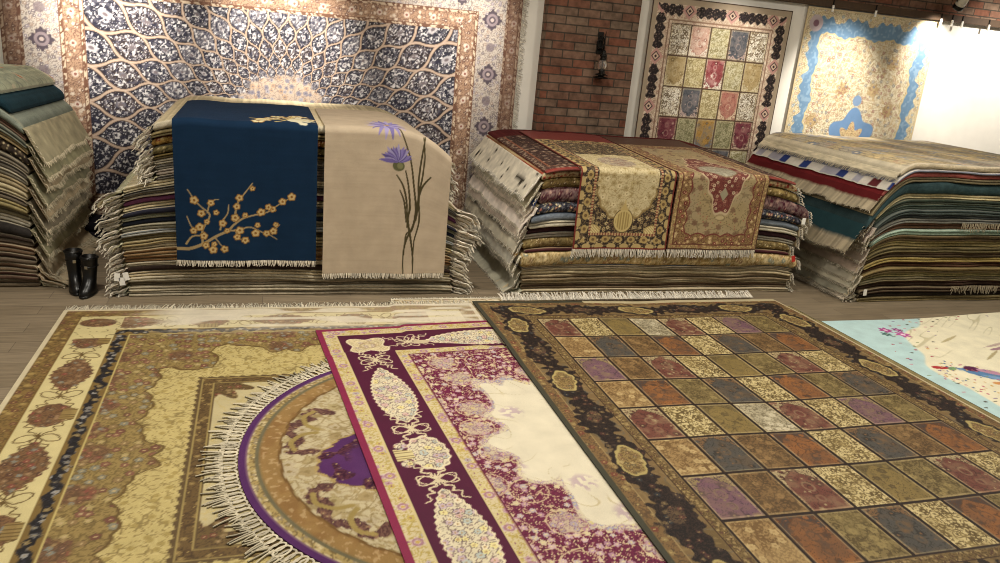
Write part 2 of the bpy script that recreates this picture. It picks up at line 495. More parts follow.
def paint_panels(p, q, ci, cj, names, table, sx, sy, seed, flip=1):
    """p,q in -1..1 inside each panel; names: function (ci,cj)->key array of object"""
    C = flat(p, '#000000')
    for key in table:
        m = (names == key)
        if not m.any(): continue
        kind, a, b, c = table[key]
        u = p[m] * sx + ci[m] * 3.1; v = q[m] * sy + cj[m] * 2.7
        if kind == 'fl':
            K = floral(u, v, .068, seed + len(key), a, b, [c, b, b], a, dens=.8, leaf=b, vw=.075)
            K = mix(K, sm(.5, .7, fb(u / .11, v / .11, seed)) * .35, c)
        else:
            pp = np.abs(p[m]); qq = q[m] * flip
            top = .80 - .95 * np.clip(pp, 0, 1) ** 2.4 + .05 * np.cos(pp * 9)
            ins = (1 - sm(-.03, .03, qq - top)) * (1 - sm(.86, .9, pp))
            K = floral(u, v, .05, seed + 7, b, c, [b, a, c], a, dens=.5, vw=.06)
            body = floral(u, v, .075, seed + 13, a, c, [a, c, mixc(a, b)], b, dens=.5, vw=.035)
            body = mix(body, sm(.5, .75, fb(u / .09, v / .09, seed + 3)) * .3, b)
            body = mix(body, (1 - sm(.02, .05, np.abs(np.hypot(pp * .9, qq - .1) - .2))) * .5, b)
            body = mix(body, (1 - sm(.03, .08, np.abs(np.hypot(pp, (qq + .45) * 1.2) - .16))) * .35, b)
            K = mix(K, (1 - sm(.02, .06, np.abs(qq - top))) * .6, c)
            body = mix(body, sm(.45, .7, fb(u / .06, v / .06, seed + 19)) * .4, mixc(a, b))
            K = mix(K, ins, body)
        # pale inner line of the panel
        e = np.minimum((1 - np.abs(p[m])) * sx, (1 - np.abs(q[m])) * sy)
        K = mix(K, (1 - sm(.006, .012, np.abs(e - .016))) * .35, '#cdb98a')
        C[m] = K
    return C

FLOORROWS = [
    ['red', 'cream', 'gold', 'pale', 'red', 'cream', 'purple', 'olive'],
    ['tan', 'grey', 'brown', 'orange', 'cream', 'grey', 'brown', 'orange'],
    ['purple', 'brown', 'red', 'cream', 'gold', 'olive', 'red', 'cream'],
    ['tan', 'orange', 'olive', 'grey', 'cream', 'orange', 'olive', 'grey']]

def paint_garden(X, Y):
    x0, x1, y1, y0 = 1.90, 5.26, 6.60, 2.16
    gx0, gx1, gy1, gy0 = 2.355, 4.775, 6.05, 2.56
    cw = (gx1 - gx0) / 8; ch = (gy1 - gy0) / 8
    a = (X - gx0) / cw; b = (gy1 - Y) / ch
    ci = np.clip(np.floor(a), 0, 7); cj = np.clip(np.floor(b), 0, 7)
    p = (a - ci) * 2 - 1; q = -((b - cj) * 2 - 1)
    T = np.array(FLOORROWS, dtype=object)
    names = T[(np.mod(cj, 4)).astype(int), ci.astype(int)]
    C = paint_panels(p, q, ci, cj, names, PANEL, cw / 2, ch / 2, 40)
    e = np.minimum((1 - np.abs(p)) * cw / 2, (1 - np.abs(q)) * ch / 2)
    ln = 1 - sm(.009, .014, e)
    C = mix(C, ln, '#21130d')
    # border measured outwards from the grid
    dx = np.maximum(gx0 - X, X - gx1); dy = np.maximum(gy0 - Y, Y - gy1)
    d = np.maximum(dx, dy)
    along = np.where(dx > dy, Y, X + 1.3)
    B = flat(X, '#735d3c')
    sp = vn(X / .02, Y / .02, 41)
    B = mix(B, sm(.45, .75, fb(X / .16, Y / .16, 43)) * .5, '#554526')
    B = mix(B, sm(.66, .78, sp) * .4, '#8d7850')
    # grey scrolls beside the vine
    B = mix(B, (1 - sm(.03, .06, np.abs(vn(X / .1, Y / .1, 47) - .5))) * .5, '#5b564c')
    # small inner guard
    g = (d > .012) & (d < .075)
    B = mix(B, g, floral(X, Y, .03, 44, '#6d5936', '#4d3b20', ['#8d7850', '#503626'], '#a08c5c', vw=.07))
    B = mix(B, 1 - sm(.004, .008, np.abs(d - .078)), '#3a2517')
    # outer guard with reddish flowers
    g2 = (d > .355) & (d < .425)
    B = mix(B, g2, floral(X, Y, .06, 45, '#745a38', '#54402a', ['#6b3a2c', '#8a744a', '#5f4a30'], '#a5905e', vw=.07))
    B = mix(B, 1 - sm(.003, .007, np.abs(d - .350)), '#8d7850')
    # dark vine of swelling cartouches
    ph = np.mod(along, 1.12) / 1.12
    cen = .225 + .02 * np.sin(along * 2 * PI / 1.12 * 2)
    hw = .062 + .056 * np.abs(np.sin(ph * 2 * PI)) ** .7 + .026 * (gn(along / .07, d / .09, 48) - .5) * 2
    m = 1 - sm(hw, hw + .01, np.abs(d - cen))
    VN = floral(X, Y, .05, 46, '#170f0e', '#33241c', ['#3c2e26', '#5a4932', '#452a24', '#2c2f33'], '#7d6a48', dens=.5, leaf='#2c211b', vw=.06)
    B = mix(B, m, VN)
    # light cartouches between them, scalloped
    pc = (np.mod(along + .28, 1.12) - .56)
    rad = np.hypot(pc / 1.9, (d - cen))
    an = np.arctan2(d - cen, pc)
    sc = .082 + .012 * np.abs(np.cos(3.5 * an)) + .008 * (gn(X / .06, Y / .06, 50) - .5)
    LC = floral(X, Y, .045, 49, '#8a7448', '#5c482c', ['#70543a', '#a08c5e', '#5f523a'], '#b09c6c', leaf='#70592f', vw=.08)
    B = mix(B, 1 - sm(sc + .008, sc + .02, rad), '#2c211a'); B = mix(B, 1 - sm(sc, sc + .006, rad), '#a5945e'); B = mix(B, 1 - sm(sc - .016, sc - .008, rad), LC)
    # middle of the swellings: brown rosettes
    pr = (np.mod(along + .28 + .28, .56) - .28)
    rr = np.hypot(pr / 1.5, d - cen)
    B = mix(B, (1 - sm(.05, .06, rr)) * (1 - (1 - sm(sc, sc + .01, rad))) * .75, floral(X, Y, .04, 51, '#5d4a35', '#2a1e1a', ['#7d6646', '#6a3d33'], '#a08a5a'))
    B = mix(B, (d > .437) & (X < 3), '#3c3b2e'); B = mix(B, (d > .425) & (X > 3), '#b3a684')
    C = mix(C, sm(-.001, .004, d), B)
    return C

KNOT = [smooth_line([(0, 0), (.035, .045), (.01, .10), (-.045, .115), (-.05, .06), (0, 0)], 4),
        smooth_line([(0, 0), (.05, .025), (.075, .07), (.12, .05), (.13, .10), (.18, .085), (.20, .125)], 4),
        smooth_line([(0, 0), (-.04, .03), (-.075, .02), (-.09, .07), (-.13, .06)], 4), [(-.05, 0), (.05, 0)]]
def ribbon(a, w):
    """distance to a bow with loops and waving tails, mirrored across the band"""
    D = np.full(a.shape, 9.); m = np.abs(a) < .24
    if m.any():
        aa = a[m]; ww = np.abs(w[m]); d = np.full(aa.shape, 9.)
        for L_ in KNOT: d = np.minimum(d, seg_dist(aa, ww, L_)[0])
        D[m] = d
    return D

def paint_gold(X, Y):
    x0, x1, y0, y1 = -1.53, 1.87, 1.75, 6.52
    dx = np.minimum(X - x0, x1 - X); dy = np.minimum(Y - y0, y1 - Y)
    d = np.minimum(dx, dy); lat = dx < dy
    along = np.where(lat, y1 - Y, X - x0)
    wob = fb(X / .12, Y / .12, 61)
    # ground arabesque
    C = flat(X, '#b5a46c')
    n = gn(X / .075, Y / .075, 62); n2 = gn(X / .11 + .3 * wob, Y / .11, 63)
    n3 = gn(X / .05 + .6 * n, Y / .05 + .6 * n2, 56)
    C = mix(C, (1 - sm(.03, .07, np.abs(n3 - .52))) * .85, '#857344'); C = mix(C, (1 - sm(.02, .05, np.abs(n2 - .5))) * .8, '#7d6c40')
    C = mix(C, (1 - sm(.02, .06, np.abs(n3 - .36))) * .5, '#c5b680')
    d1, d2, i1, bx, by = cell(X / .07, Y / .07, 64)
    C = mix(C, (1 - sm(.2, .3, d1)) * (i1 < .55) * .8, '#95824a')
    # scalloped garland zone next to the border
    mid = np.abs(np.where(lat, Y - 4.12, X - .17))
    cor = np.maximum(X + .32, 5.28 - Y)
    corb = np.maximum(X + .32, Y - 2.99)
    depth = .235 + .06 * np.abs(np.sin(PI * mid / .42)) + .02 * np.abs(np.sin(3 * PI * mid / .42)) + .14 * (1 - sm(.1, .2, mid))
    din = d - .555
    zd = np.maximum(depth - din, -np.minimum(cor, corb) - .05 + .06 * np.abs(np.sin((X - Y) * 9)))
    zone = sm(-.006, .006, zd)
    G = floral(X, Y, .07, 65, '#8d7848', '#6a5832', ['#7a5240', '#846c46', '#7d7a68', '#6b4436', '#a08e5c'], '#b09a70', dens=.85, leaf='#6d5a34', vw=.06, rim='#5c4a2c')
    big1 = cell(X / .36, Y / .36, 66, .5)
    G = mix(G, (1 - sm(.22, .34, big1[0] + .05 * gn(X / .06, Y / .06, 60))) * .85, floral(X, Y, .045, 67, '#6d4f38', '#523a28', ['#7a4438', '#8d7650', '#787c76', '#5a3a2e'], '#a07e5c', vw=.08))
    C = mix(C, zone, G)
    C = mix(C, (1 - sm(.005, .012, np.abs(zd))) * .9, '#5a4522')
    spray = (1 - sm(.02, .05, np.abs(gn(X / .09, Y / .09, 59) - .5))) * (zd < 0) * sm(-.10, -.02, zd)
    C = mix(C, spray * .8, '#5f4c28')
    # inner framed rectangle
    fx0, fx1, fy0, fy1 = -.40, .74, 3.16, 5.12
    e = np.minimum(np.minimum(X - fx0, fx1 - X), np.minimum(Y - fy0, fy1 - Y))
    sc = -.018 + .009 * np.cos((X + Y) * 2 * PI / .07)
    C = mix(C, sm(sc - .004, sc + .004, e), '#57452a')
    fr = floral(X, Y, .05, 68, '#614c2c', '#45341e', ['#806a40', '#503c24'], '#988250', vw=.06)
    C = mix(C, (e > .008) & (e < .09), fr); C = mix(C, 1 - sm(.003, .006, np.abs(e - .012)), '#93804e')
    C = mix(C, 1 - sm(.003, .006, np.abs(e - .086)), '#93804e')
    inn = flat(X, '#b3a67e')
    inn = mix(inn, (1 - sm(.03, .07, np.abs(vn(X / .05, Y / .05, 69) - .5))) * .35, '#b09a58')
    cx = np.minimum(X - fx0, fx1 - X); cy = np.minimum(Y - fy0, fy1 - Y)
    corner = 1 - sm(.20, .22, np.hypot((cx - .1) , (cy - .1) * 1.0) + .05 * np.cos(9 * np.arctan2(cy - .1, cx - .1)))
    inn = mix(inn, corner, floral(X, Y, .05, 70, '#64502f', '#483622', ['#6d4232', '#806a46', '#543c28'], '#a08760', vw=.07))
    C = mix(C, e > .095, inn)
    # border: brown floral / cream with medallions / brown-black vine
    B = floral(X, Y, .06, 71, '#7d6438', '#5c4828', ['#6a4d2c', '#937b48', '#664230'], '#a38c56', leaf='#5c4828', vw=.07)
    C = mix(C, d < .16, B)
    crm = flat(X, '#c3b583')
    w = d - .305
    P_ = 1.17
    a = np.mod(np.where(lat, Y - 4.10, X - .17) + P_ / 2, P_) - P_ / 2          # lens medallions
    b = np.mod(np.where(lat, Y - 4.10, X - .17), P_) - P_ / 2                   # bouquets between them
    rb = ribbon(np.minimum(np.abs(np.abs(a) - .315), 9) * np.sign(np.abs(a) - .315), w)
    crm = mix(crm, 1 - sm(.0028, .0065, rb), '#5f4a26')
    md = floral(X, Y, .05, 74, '#735538', '#573c28', ['#7a4236', '#64523c', '#74766c', '#84684a', '#4d3428'], '#a08262', leaf='#5a4430', vw=.07)
    lens = .125 * np.clip(1 - (np.abs(a) / .27) ** 1.7, 0, 1) + .008 * np.cos(along * 110)
    crm = mix(crm, (1 - sm(-.004, .006, np.abs(w) - lens)) * (np.abs(a) < .27), md)
    bo = np.hypot(b / .15, w / .115) + .08 * (gn(X / .05, Y / .05, 58) - .5)
    crm = mix(crm, 1 - sm(.97, 1.03, bo), md)
    crm = mix(crm, (np.abs(w - .1) < .045) * (np.abs(b) < .07) * .9, '#8a7444'); crm = mix(crm, (np.abs(w - .1) < .045) * (np.abs(b) < .07) * (np.mod(b / .03, 1) > .7), '#5f4a26')
    cc_ = (np.minimum(X - x0, x1 - X) < .47) & (np.minimum(Y - y0, y1 - Y) < .62)
    scr = np.abs(gn(X / .13, Y / .13, 57) - .5)
    crn = mix(flat(X, '#c3b583'), 1 - sm(.012, .03, scr), '#64502c')
    crn = mix(crn, 1 - sm(.95, 1.05, np.hypot((X - x0 - .30) / .13, (y1 - Y - .30) / .09)), md)
    crm = np.where(cc_[..., None], crn, crm)
    C = mix(C, (d > .155) & (d < .455), crm)
    C = mix(C, 1 - sm(.004, .008, np.abs(d - .157)), '#6b5024')
    st = flat(X, '#735c30')
    vc = .505 + .012 * np.sin(along * 2 * PI / .2)
    vv = floral(X, Y, .05, 75, '#1a1718', '#121012', ['#6d6a66', '#3a3634', '#7a6844', '#8d8a86'], '#8d7f60', dens=.7, leaf='#2c2b34')
    st = mix(st, 1 - sm(.022, .034, np.abs(d - vc) + .03 * (gn(along / .06, d / .06, 76) - .5)), vv)
    C = mix(C, (d > .452) & (d < .56), st)
    C = mix(C, 1 - sm(.003, .006, np.abs(d - .56)), '#b5a468')
    C = mix(C, d < .03, '#c3b798')
    # glare on the far end, put into the colour as pale streaks
    end_glare = sm(5.85, 6.15, Y) * sm(-1.25, -.55, X + .25 * (vn(X / .2, Y / .05, 77) - .5)) * (.45 + .55 * sm(.35, .6, vn(X / .32, Y / .05, 78)))
    C = mix(C, end_glare * .92, '#d3cab6')
    return C

def paint_round(u, v):
    r = np.hypot(u, v); th = np.arctan2(v, u)
    C = floral(u, v, .13, 81, '#b5a888', '#94835e', ['#a5966e', '#9a8862', '#aea084'], '#8a7852', dens=.7, leaf='#a08f68', vw=.05)
    n = np.abs(gn(u / .16, v / .16, 83) - .5)
    C = mix(C, (1 - sm(.015, .04, n)) * .7, '#85734e')
    # maroon scroll ornaments under the ochre ring
    K = 7
    t = np.mod(th + math.radians(145), 2 * PI / K); t = np.where(t > PI / K, t - 2 * PI / K, t)
    x = r * np.cos(t) - 1.04; y = r * np.sin(t)
    D1, _ = seg_dist(x, y, smooth_line([(-.10, .24), (-.02, .26), (.03, .2), (.0, .13), (.06, .07), (.10, 0), (.06, -.07), (.0, -.13), (.03, -.2), (-.02, -.26), (-.10, -.24)], 4))
    orn = 1 - sm(.028, .04, D1 + .03 * (gn(u / .05, v / .05, 85) - .5))
    C = mix(C, orn, floral(u, v, .04, 84, '#6a4d44', '#4d3432', ['#826250', '#573c3c'], '#9c8862', vw=.1))
    D2, _ = seg_dist(x + .10, np.abs(y), smooth_line([(.02, .02), (.1, .06), (.14, .16), (.1, .24)], 4))
    C = mix(C, (1 - sm(.012, .02, D2)), '#93804e')
    # purple heart
    rp = .80 + .13 * np.cos(5 * (th + math.radians(171))) + .025 * np.abs(np.cos(17 * th))
    C = mix(C, 1 - sm(rp + .02, rp + .03, r), '#a08a5a')
    C = mix(C, 1 - sm(rp + .004, rp + .012, r + .010 * np.cos(80 * th)), '#5f4248')
    pr = flat(u, '#4f2c58')
    pr = mix(pr, sm(.5, .8, fb(u / .2, v / .2, 88)) * .3, '#603c68')
    rim2 = sm(rp - .2, rp - .1, r) * sm(.50, .56, gn(u / .12, v / .12, 87))
    pr = mix(pr, rim2, floral(u, v, .05, 86, '#55303a', '#3a2030', ['#6d4a4a', '#4a2c48'], '#a58c5c', vw=.1)); 
    C = mix(C, 1 - sm(rp - .004, rp + .004, r), pr)
    # rings
    o = flat(u, '#8d7046')
    o = mix(o, sm(.45, .7, fb(u / .1, v / .1, 89)) * .6, '#7d5c38')
    o = mix(o, sm(.72, .8, vn(u / .02, v / .02, 91)) * .6, '#b59c74')
    sc = 1.15 + .006 * np.cos(36 * th)
    C = mix(C, sm(sc - .004, sc + .004, r), o)
    C = mix(C, 1 - sm(.006, .012, np.abs(r - sc)), '#6a5030')
    C = mix(C, sm(1.258, 1.263, r), '#66604a')
    C = mix(C, sm(1.28, 1.284, r), floral(u, v, .05, 92, '#a08c5c', '#6d5c3c', ['#b5a47c', '#7a6848', '#8a7c62'], '#c9b88e', vw=.06))
    zz = 1.318 + .008 * np.abs(np.mod(th * 40, 2) - 1)
    C = mix(C, sm(zz - .003, zz + .003, r), '#b9aa84')
    C = mix(C, sm(1.33, 1.335, r), '#4f2c58')
    return C

def paint_red(u, v):
    W, L = 2.70, 4.1
    d = np.minimum(np.minimum(u, W - u), np.minimum(v, L - v))
    lat = np.minimum(u, W - u) < np.minimum(v, L - v)
    along = np.where(lat, v, u)
    X, Y = u, v
    C = flat(u, '#7d1f42')
    gold = floral(u, v, .06, 101, '#c5b690', '#a8944f', ['#b8a358', '#b08d96', '#c3b482', '#a89c9c'], '#8a5a66', dens=.6, leaf='#b39e58', vw=.07)
    ros = np.mod(along, .30) - .15
    def rosette(G, dc):
        rr = np.hypot(ros, d - dc); an = np.arctan2(d - dc, ros)
        G = mix(G, (1 - sm(.03 + .008 * np.cos(6 * an), .042 + .008 * np.cos(6 * an), rr)) * .8, '#c5aeb0')
        G = mix(G, (1 - sm(.004, .010, np.abs(rr - .024))) * .7, '#8d5a6e'); return mix(G, 1 - sm(.008, .014, rr), '#b99c4c')
    C = mix(C, d > .045, gold); C = mix(C, (d > .045) & (d < .14), rosette(gold, .095))
    # burgundy band with leaf-shaped flower medallions, vases, bows
    B = flat(u, '#490a2d')
    w = d - .345
    fl = floral(u, v, .062, 103, '#cfc4a6', '#7d6a62', ['#ddd0b2', '#bba6ac', '#d6ca90', '#aeb4ac', '#c9a8a2'], '#a88a5c', dens=.95, rim='#5f4e4e', vw=.05)
    al = np.where(lat, np.minimum(v, L - v), np.minimum(u, W - u))          # from the nearer corner
    def shape(K, sdf, cfill):
        K = mix(K, 1 - sm(.0, .008, sdf), '#d6caa8'); return mix(K, 1 - sm(-.014, -.006, sdf), cfill)
    # bows
    for (k0, sg) in ((.665, 1), (.70, -1), (1.745, -1), (2.345, 1), (1.76, 1), (2.33, -1)):
        if True:
            rb = ribbon((np.where(lat, v, al) - k0) * sg, w)
            B = mix(B, 1 - sm(.0028, .0065, rb), '#cbbd9a')
    # long leaves, pointed at both ends and fuller at the lower third
    for c0, h0 in ((1.25, .42), (2.85, .42)):
        x = (np.where(lat, v, al) - c0) / h0
        lw = .135 * np.clip(1 - np.abs(x + .0) ** 2.1, 0, 1) ** .8 * (1 + .18 * np.clip(x, -1, 1)) + .006 * np.cos(along * 120)
        B = shape(B, np.where(np.abs(x) < 1, np.abs(w) - lw, 1.), fl)
    # the vase
    b = np.where(lat, v, al) - 2.05
    rb = (np.hypot(b / .19, (w - .03) / .12) - 1) * .13 + .006 * np.cos(14 * np.arctan2(w, b))
    B = shape(B, rb, fl)
    hd = (np.abs(b) < .05 - .25 * (w + .09)) & (w < -.06) & (w > -.17)
    B = mix(B, hd, '#c9ba88'); B = mix(B, hd * (np.mod(b / .022, 1) > .7), '#7d6a44')
    sc_ = np.hypot(np.abs(b) - .10, w + .12)
    B = mix(B, (1 - sm(.035, .045, sc_)), fl)
    # corner clover
    cu_ = np.minimum(u, W - u) - .35; cv_ = np.minimum(v, L - v) - .38
    rc2 = np.hypot(cu_, cv_); an2 = np.arctan2(cv_, cu_)
    cs = rc2 - (.155 + .035 * np.cos(4 * an2 + PI) )
    B = shape(B, cs, mix(floral(u, v, .05, 102, '#c9ba94', '#a8946c', ['#b7a27c', '#cdbd90', '#a89488'], '#e0d4b0', vw=.05), (np.abs(rc2 - .06) < .008) * .5, '#8d7454'))
    C = mix(C, (d > .142) & (d < .535), B)
    C = mix(C, (d > .132) & (d < .146), '#c5b482')
    C = mix(C, (d >= .535) & (d < .62), rosette(gold, .578))
    C = mix(C, 1 - sm(.003, .007, np.abs(d - .535)), '#c5b482')
    # field: wine florals, then cream scalloped middle
    F = floral(u, v, .055, 106, '#64183a', '#c3ae88', ['#bfa4a2', '#a8808e', '#c5b694', '#b7969e', '#b3a4a4'], '#d0c08c', dens=.62, leaf='#4d102c', vw=.05)
    bg = cell(u / .34, v / .34, 107, .6)
    F = mix(F, (1 - sm(.25, .31, bg[0] + .03 * np.cos(7 * np.arctan2(bg[4], bg[3])))) * (bg[2] < .6) * .9, floral(u, v, .055, 108, '#bfb094', '#93747a', ['#b7999e', '#aa9fa4', '#c5b788', '#a08f90'], '#cfbd68', dens=.95, vw=.05, rim='#7d5a66'))
    sw = np.abs(np.hypot(bg[3], bg[4]) - .33)
    F = mix(F, (1 - sm(.008, .02, sw)) * .8, '#cbba92')
    cu = u - W / 2; cv = v - L / 2
    th = np.arctan2(cv / 1.8, cu)
    rad = np.hypot(cu / .50, cv / .90)
    lim = 1 + .10 * np.cos(6 * th + .6) + .07 * np.cos(14 * th) + .2 * (gn(u / .22, v / .22, 109) - .5)
    cream = flat(u, '#d3cab2')
    cream = mix(cream, (1 - sm(.012, .03, np.abs(gn(u / .2, v / .2, 110) - .5))) * (1 - sm(.0, .25, lim - .12 - rad)) * .7, '#b3a47c')
    sprig = cell(u / .30, v / .30, 111, .7)
    cream = mix(cream, (1 - sm(.16, .36, sprig[0])) * sm(.45, .55, vn(u / .022, v / .022, 112)) * (sprig[2] < .5) * .8, '#b09aa0')
    F = mix(F, 1 - sm(lim + .05, lim + .12, rad), floral(u, v, .055, 113, '#c9bda0', '#a58a90', ['#af96a0', '#9a97a8', '#c5b892'], '#cdbc74', dens=.9, vw=.05, rim='#8d7076'))
    F = mix(F, 1 - sm(lim - .04, lim - .01, rad), cream)
    C = mix(C, d > .62, F)
    C = mix(C, 1 - sm(.004, .009, np.abs(d - .622)), '#5c1634')
    return C

def paint_birds(X, Y):
    C = flat(X, '#b4cfcf')
    C = mix(C, sm(.5, .8, fb(X / .3, Y / .3, 121)) * .3, '#9fc1c6')
    r = np.hypot((X - 7.35) / 1.80, (Y - 4.25) / 1.78); th = np.arctan2(Y - 4.25, X - 7.35)
    lim = 1 + .025 * np.cos(13 * th) + .03 * (vn(X / .2, Y / .2, 122) - .5)
    cr = flat(X, '#e4dcc0')
    # long pale branch strokes
    an = .5
    p = X * math.cos(an) + Y * math.sin(an); q = -X * math.sin(an) + Y * math.cos(an)
    st = np.abs(vn(p / .55, q / .07, 123) - .5)
    cr = mix(cr, (1 - sm(.02, .05, st)) * sm(.52, .6, vn(X / .6, Y / .5, 124)) * .6, '#b3aa88')
    C = mix(C, 1 - sm(lim, lim + .02, r), cr)
    # scattered petals along the rim
    d1, d2, i1, bx, by = cell(X / .10, Y / .075, 125)
    rim = 1 - sm(.06, .16, np.abs(r - 1.0))
    C = mix(C, (1 - sm(.16, .24, np.hypot(bx, by * 1.7))) * (i1 < .42) * (rim > .3), pick(np.mod(i1 * 91.7, 1), ['#a03a4a', '#6a4a80', '#4a4438', '#c27a84', '#7c8a5a', '#c89a50']))
    # birds, flowers
    def blob(cx, cy, rx, ry, ang, col):
        nonlocal C
        c, s = math.cos(ang), math.sin(ang)
        x = (X - cx) * c + (Y - cy) * s; y = -(X - cx) * s + (Y - cy) * c
        w = .25 * (vn(X / .03, Y / .03, 126) - .5)
        C = mix(C, 1 - sm(.85, 1.05, np.hypot(x / rx, y / ry) + w), col)
    def flower(cx, cy, r0, col, eye):
        nonlocal C
        x = X - cx; y = Y - cy; t = np.arctan2(y, x); rr = np.hypot(x, y)
        lim_ = r0 * (.8 + .22 * np.cos(6 * t)); C = mix(C, 1 - sm(lim_, lim_ + .01, rr), col); C = mix(C, 1 - sm(r0 * .28, r0 * .34, rr), eye)
    for (cx, cy, r0, c_, e_) in [(5.88, 5.62, .07, '#a04a86', '#e7c7d8'), (5.98, 5.5, .075, '#b45a96', '#ecd2de'), (6.02, 5.62, .05, '#8a3a78', '#e0b8d0'), (5.80, 5.52, .05, '#4a6a68', '#8aa08a'),
                                (5.84, 3.82, .12, '#c98a3c', '#e8d9a0'), (6.0, 3.7, .1, '#c04a3c', '#e8c090'), (5.95, 3.95, .08, '#d8a84a', '#8a3a2c')]:
        flower(cx, cy, r0, c_, e_)
    blob(6.02, 4.55, .26, .08, -.75, '#5c80a8'); blob(6.15, 4.42, .24, .05, -.65, '#7a9ac0'); blob(5.98, 4.70, .08, .06, 0, '#5a2a48'); blob(6.1, 4.62, .12, .05, -.6, '#b88aa0')
    blob(6.3, 4.35, .2, .05, -.5, '#c2a05a'); blob(6.02, 4.38, .12, .04, -.3, '#c98a5a'); blob(6.35, 4.55, .1, .06, .4, '#6d8c5c'); blob(6.5, 4.45, .14, .05, .3, '#8a9a7c'); blob(6.6, 4.3, .12, .09, .2, '#2d2a30')
    blob(5.68, 4.75, .09, .035, -.2, '#a8383c'); blob(5.78, 4.72, .06, .03, .4, '#7c9a6c')
    blob(6.85, 5.1, .26, .028, .15, '#9c7a84'); blob(6.82, 5.17, .22, .02, .2, '#b8a49a'); blob(6.4, 5.35, .2, .018, .4, '#b9ac86'); blob(6.5, 4.95, .2, .016, .5, '#b0a27c')
    blob(6.55, 4.65, .2, .03, .5, '#8e6a52'); blob(6.75, 4.75, .24, .02, .6, '#7d6a50')
    ps = cell(X / .055, Y / .05, 127)
    zone = 1 - sm(.25, .42, np.hypot(X - 5.85, (Y - 4.5) / 1.1))
    C = mix(C, (1 - sm(.18, .26, ps[0])) * (ps[2] < .55) * (zone > .4), pick(np.mod(ps[2] * 71.3, 1), ['#c9a24a', '#b86a7a', '#5a6a88', '#8a9a6a', '#d0b080']))
    return C

def paint_wallgarden(X, Z):
    gx0, gx1, gz1 = 4.93, 6.37, 2.795
    cw = (gx1 - gx0) / 5; ch = .385
    a = (X - gx0) / cw; b = (gz1 - Z) / ch
    ci = np.clip(np.floor(a), 0, 4); cj = np.clip(np.floor(b), 0, 5)
    p = (a - ci) * 2 - 1; q = -((b - cj) * 2 - 1)
    T = np.array([['white', 'pink', 'lime', 'blue', 'white'], ['gold', 'yel', 'crim', 'lime', 'gold'], ['white', 'blue', 'yel', 'rose', 'white'],
                  ['wine', 'sage', 'ochre', 'sage', 'wine'], ['yel', 'rose', 'white', 'blue', 'lime'], ['wine', 'sage', 'ochre', 'sage', 'wine']], dtype=object)
    names = T[cj.astype(int), ci.astype(int)]
    C = paint_panels(p, q, ci, cj, names, WPANEL, cw / 2, ch / 2, 140, flip=-1)
    e = np.minimum((1 - np.abs(p)) * cw / 2, (1 - np.abs(q)) * ch / 2)
    C = mix(C, 1 - sm(.006, .012, e), '#4a3222')
    dx = np.maximum(gx0 - X, X - gx1); dz = np.maximum(Z - gz1, (gz1 - 6 * ch) - Z)
    d = np.maximum(dx, dz); along = np.where(dx > dz, Z + .1, X - .2)
    B = floral(X, Z, .05, 141, '#cdb498', '#a8876c', ['#b99a80', '#d9c6aa', '#a57a68'], '#e6d8bf', vw=.05)
    P_ = .62
    a2 = np.mod(along, P_) - P_ / 2
    hw = .062 * (1 - sm(.19, .235, np.abs(a2))) + .018 * np.cos(along * 60) * (np.abs(a2) < .2)
    B = mix(B, 1 - sm(hw - .006, hw + .004, np.abs(d - .16)), floral(X, Z, .035, 142, '#1e1718', '#3a2c2a', ['#55423a', '#3c2c30'], '#a08a70', vw=.08))
    a3 = np.mod(along + P_ / 2, P_) - P_ / 2
    dm = np.abs(a3) * 1.0 + np.abs(d - .16)
    B = mix(B, 1 - sm(.10, .112, dm), '#c28c80'); B = mix(B, 1 - sm(.06, .066, dm), '#241a1c'); B = mix(B, 1 - sm(.044, .05, dm), '#d5b59a'); B = mix(B, 1 - sm(.018, .026, dm), '#3a2426')
    B = mix(B, 1 - sm(.006, .012, np.abs(d - .04)), '#8d6a52'); B = mix(B, d > .225, '#a89478'); B = mix(B, d > .29, '#4d382c')
    C = mix(C, sm(-.002, .004, d), B)
    C = C * .8 + .2 * C.mean(-1, keepdims=True)
    return C

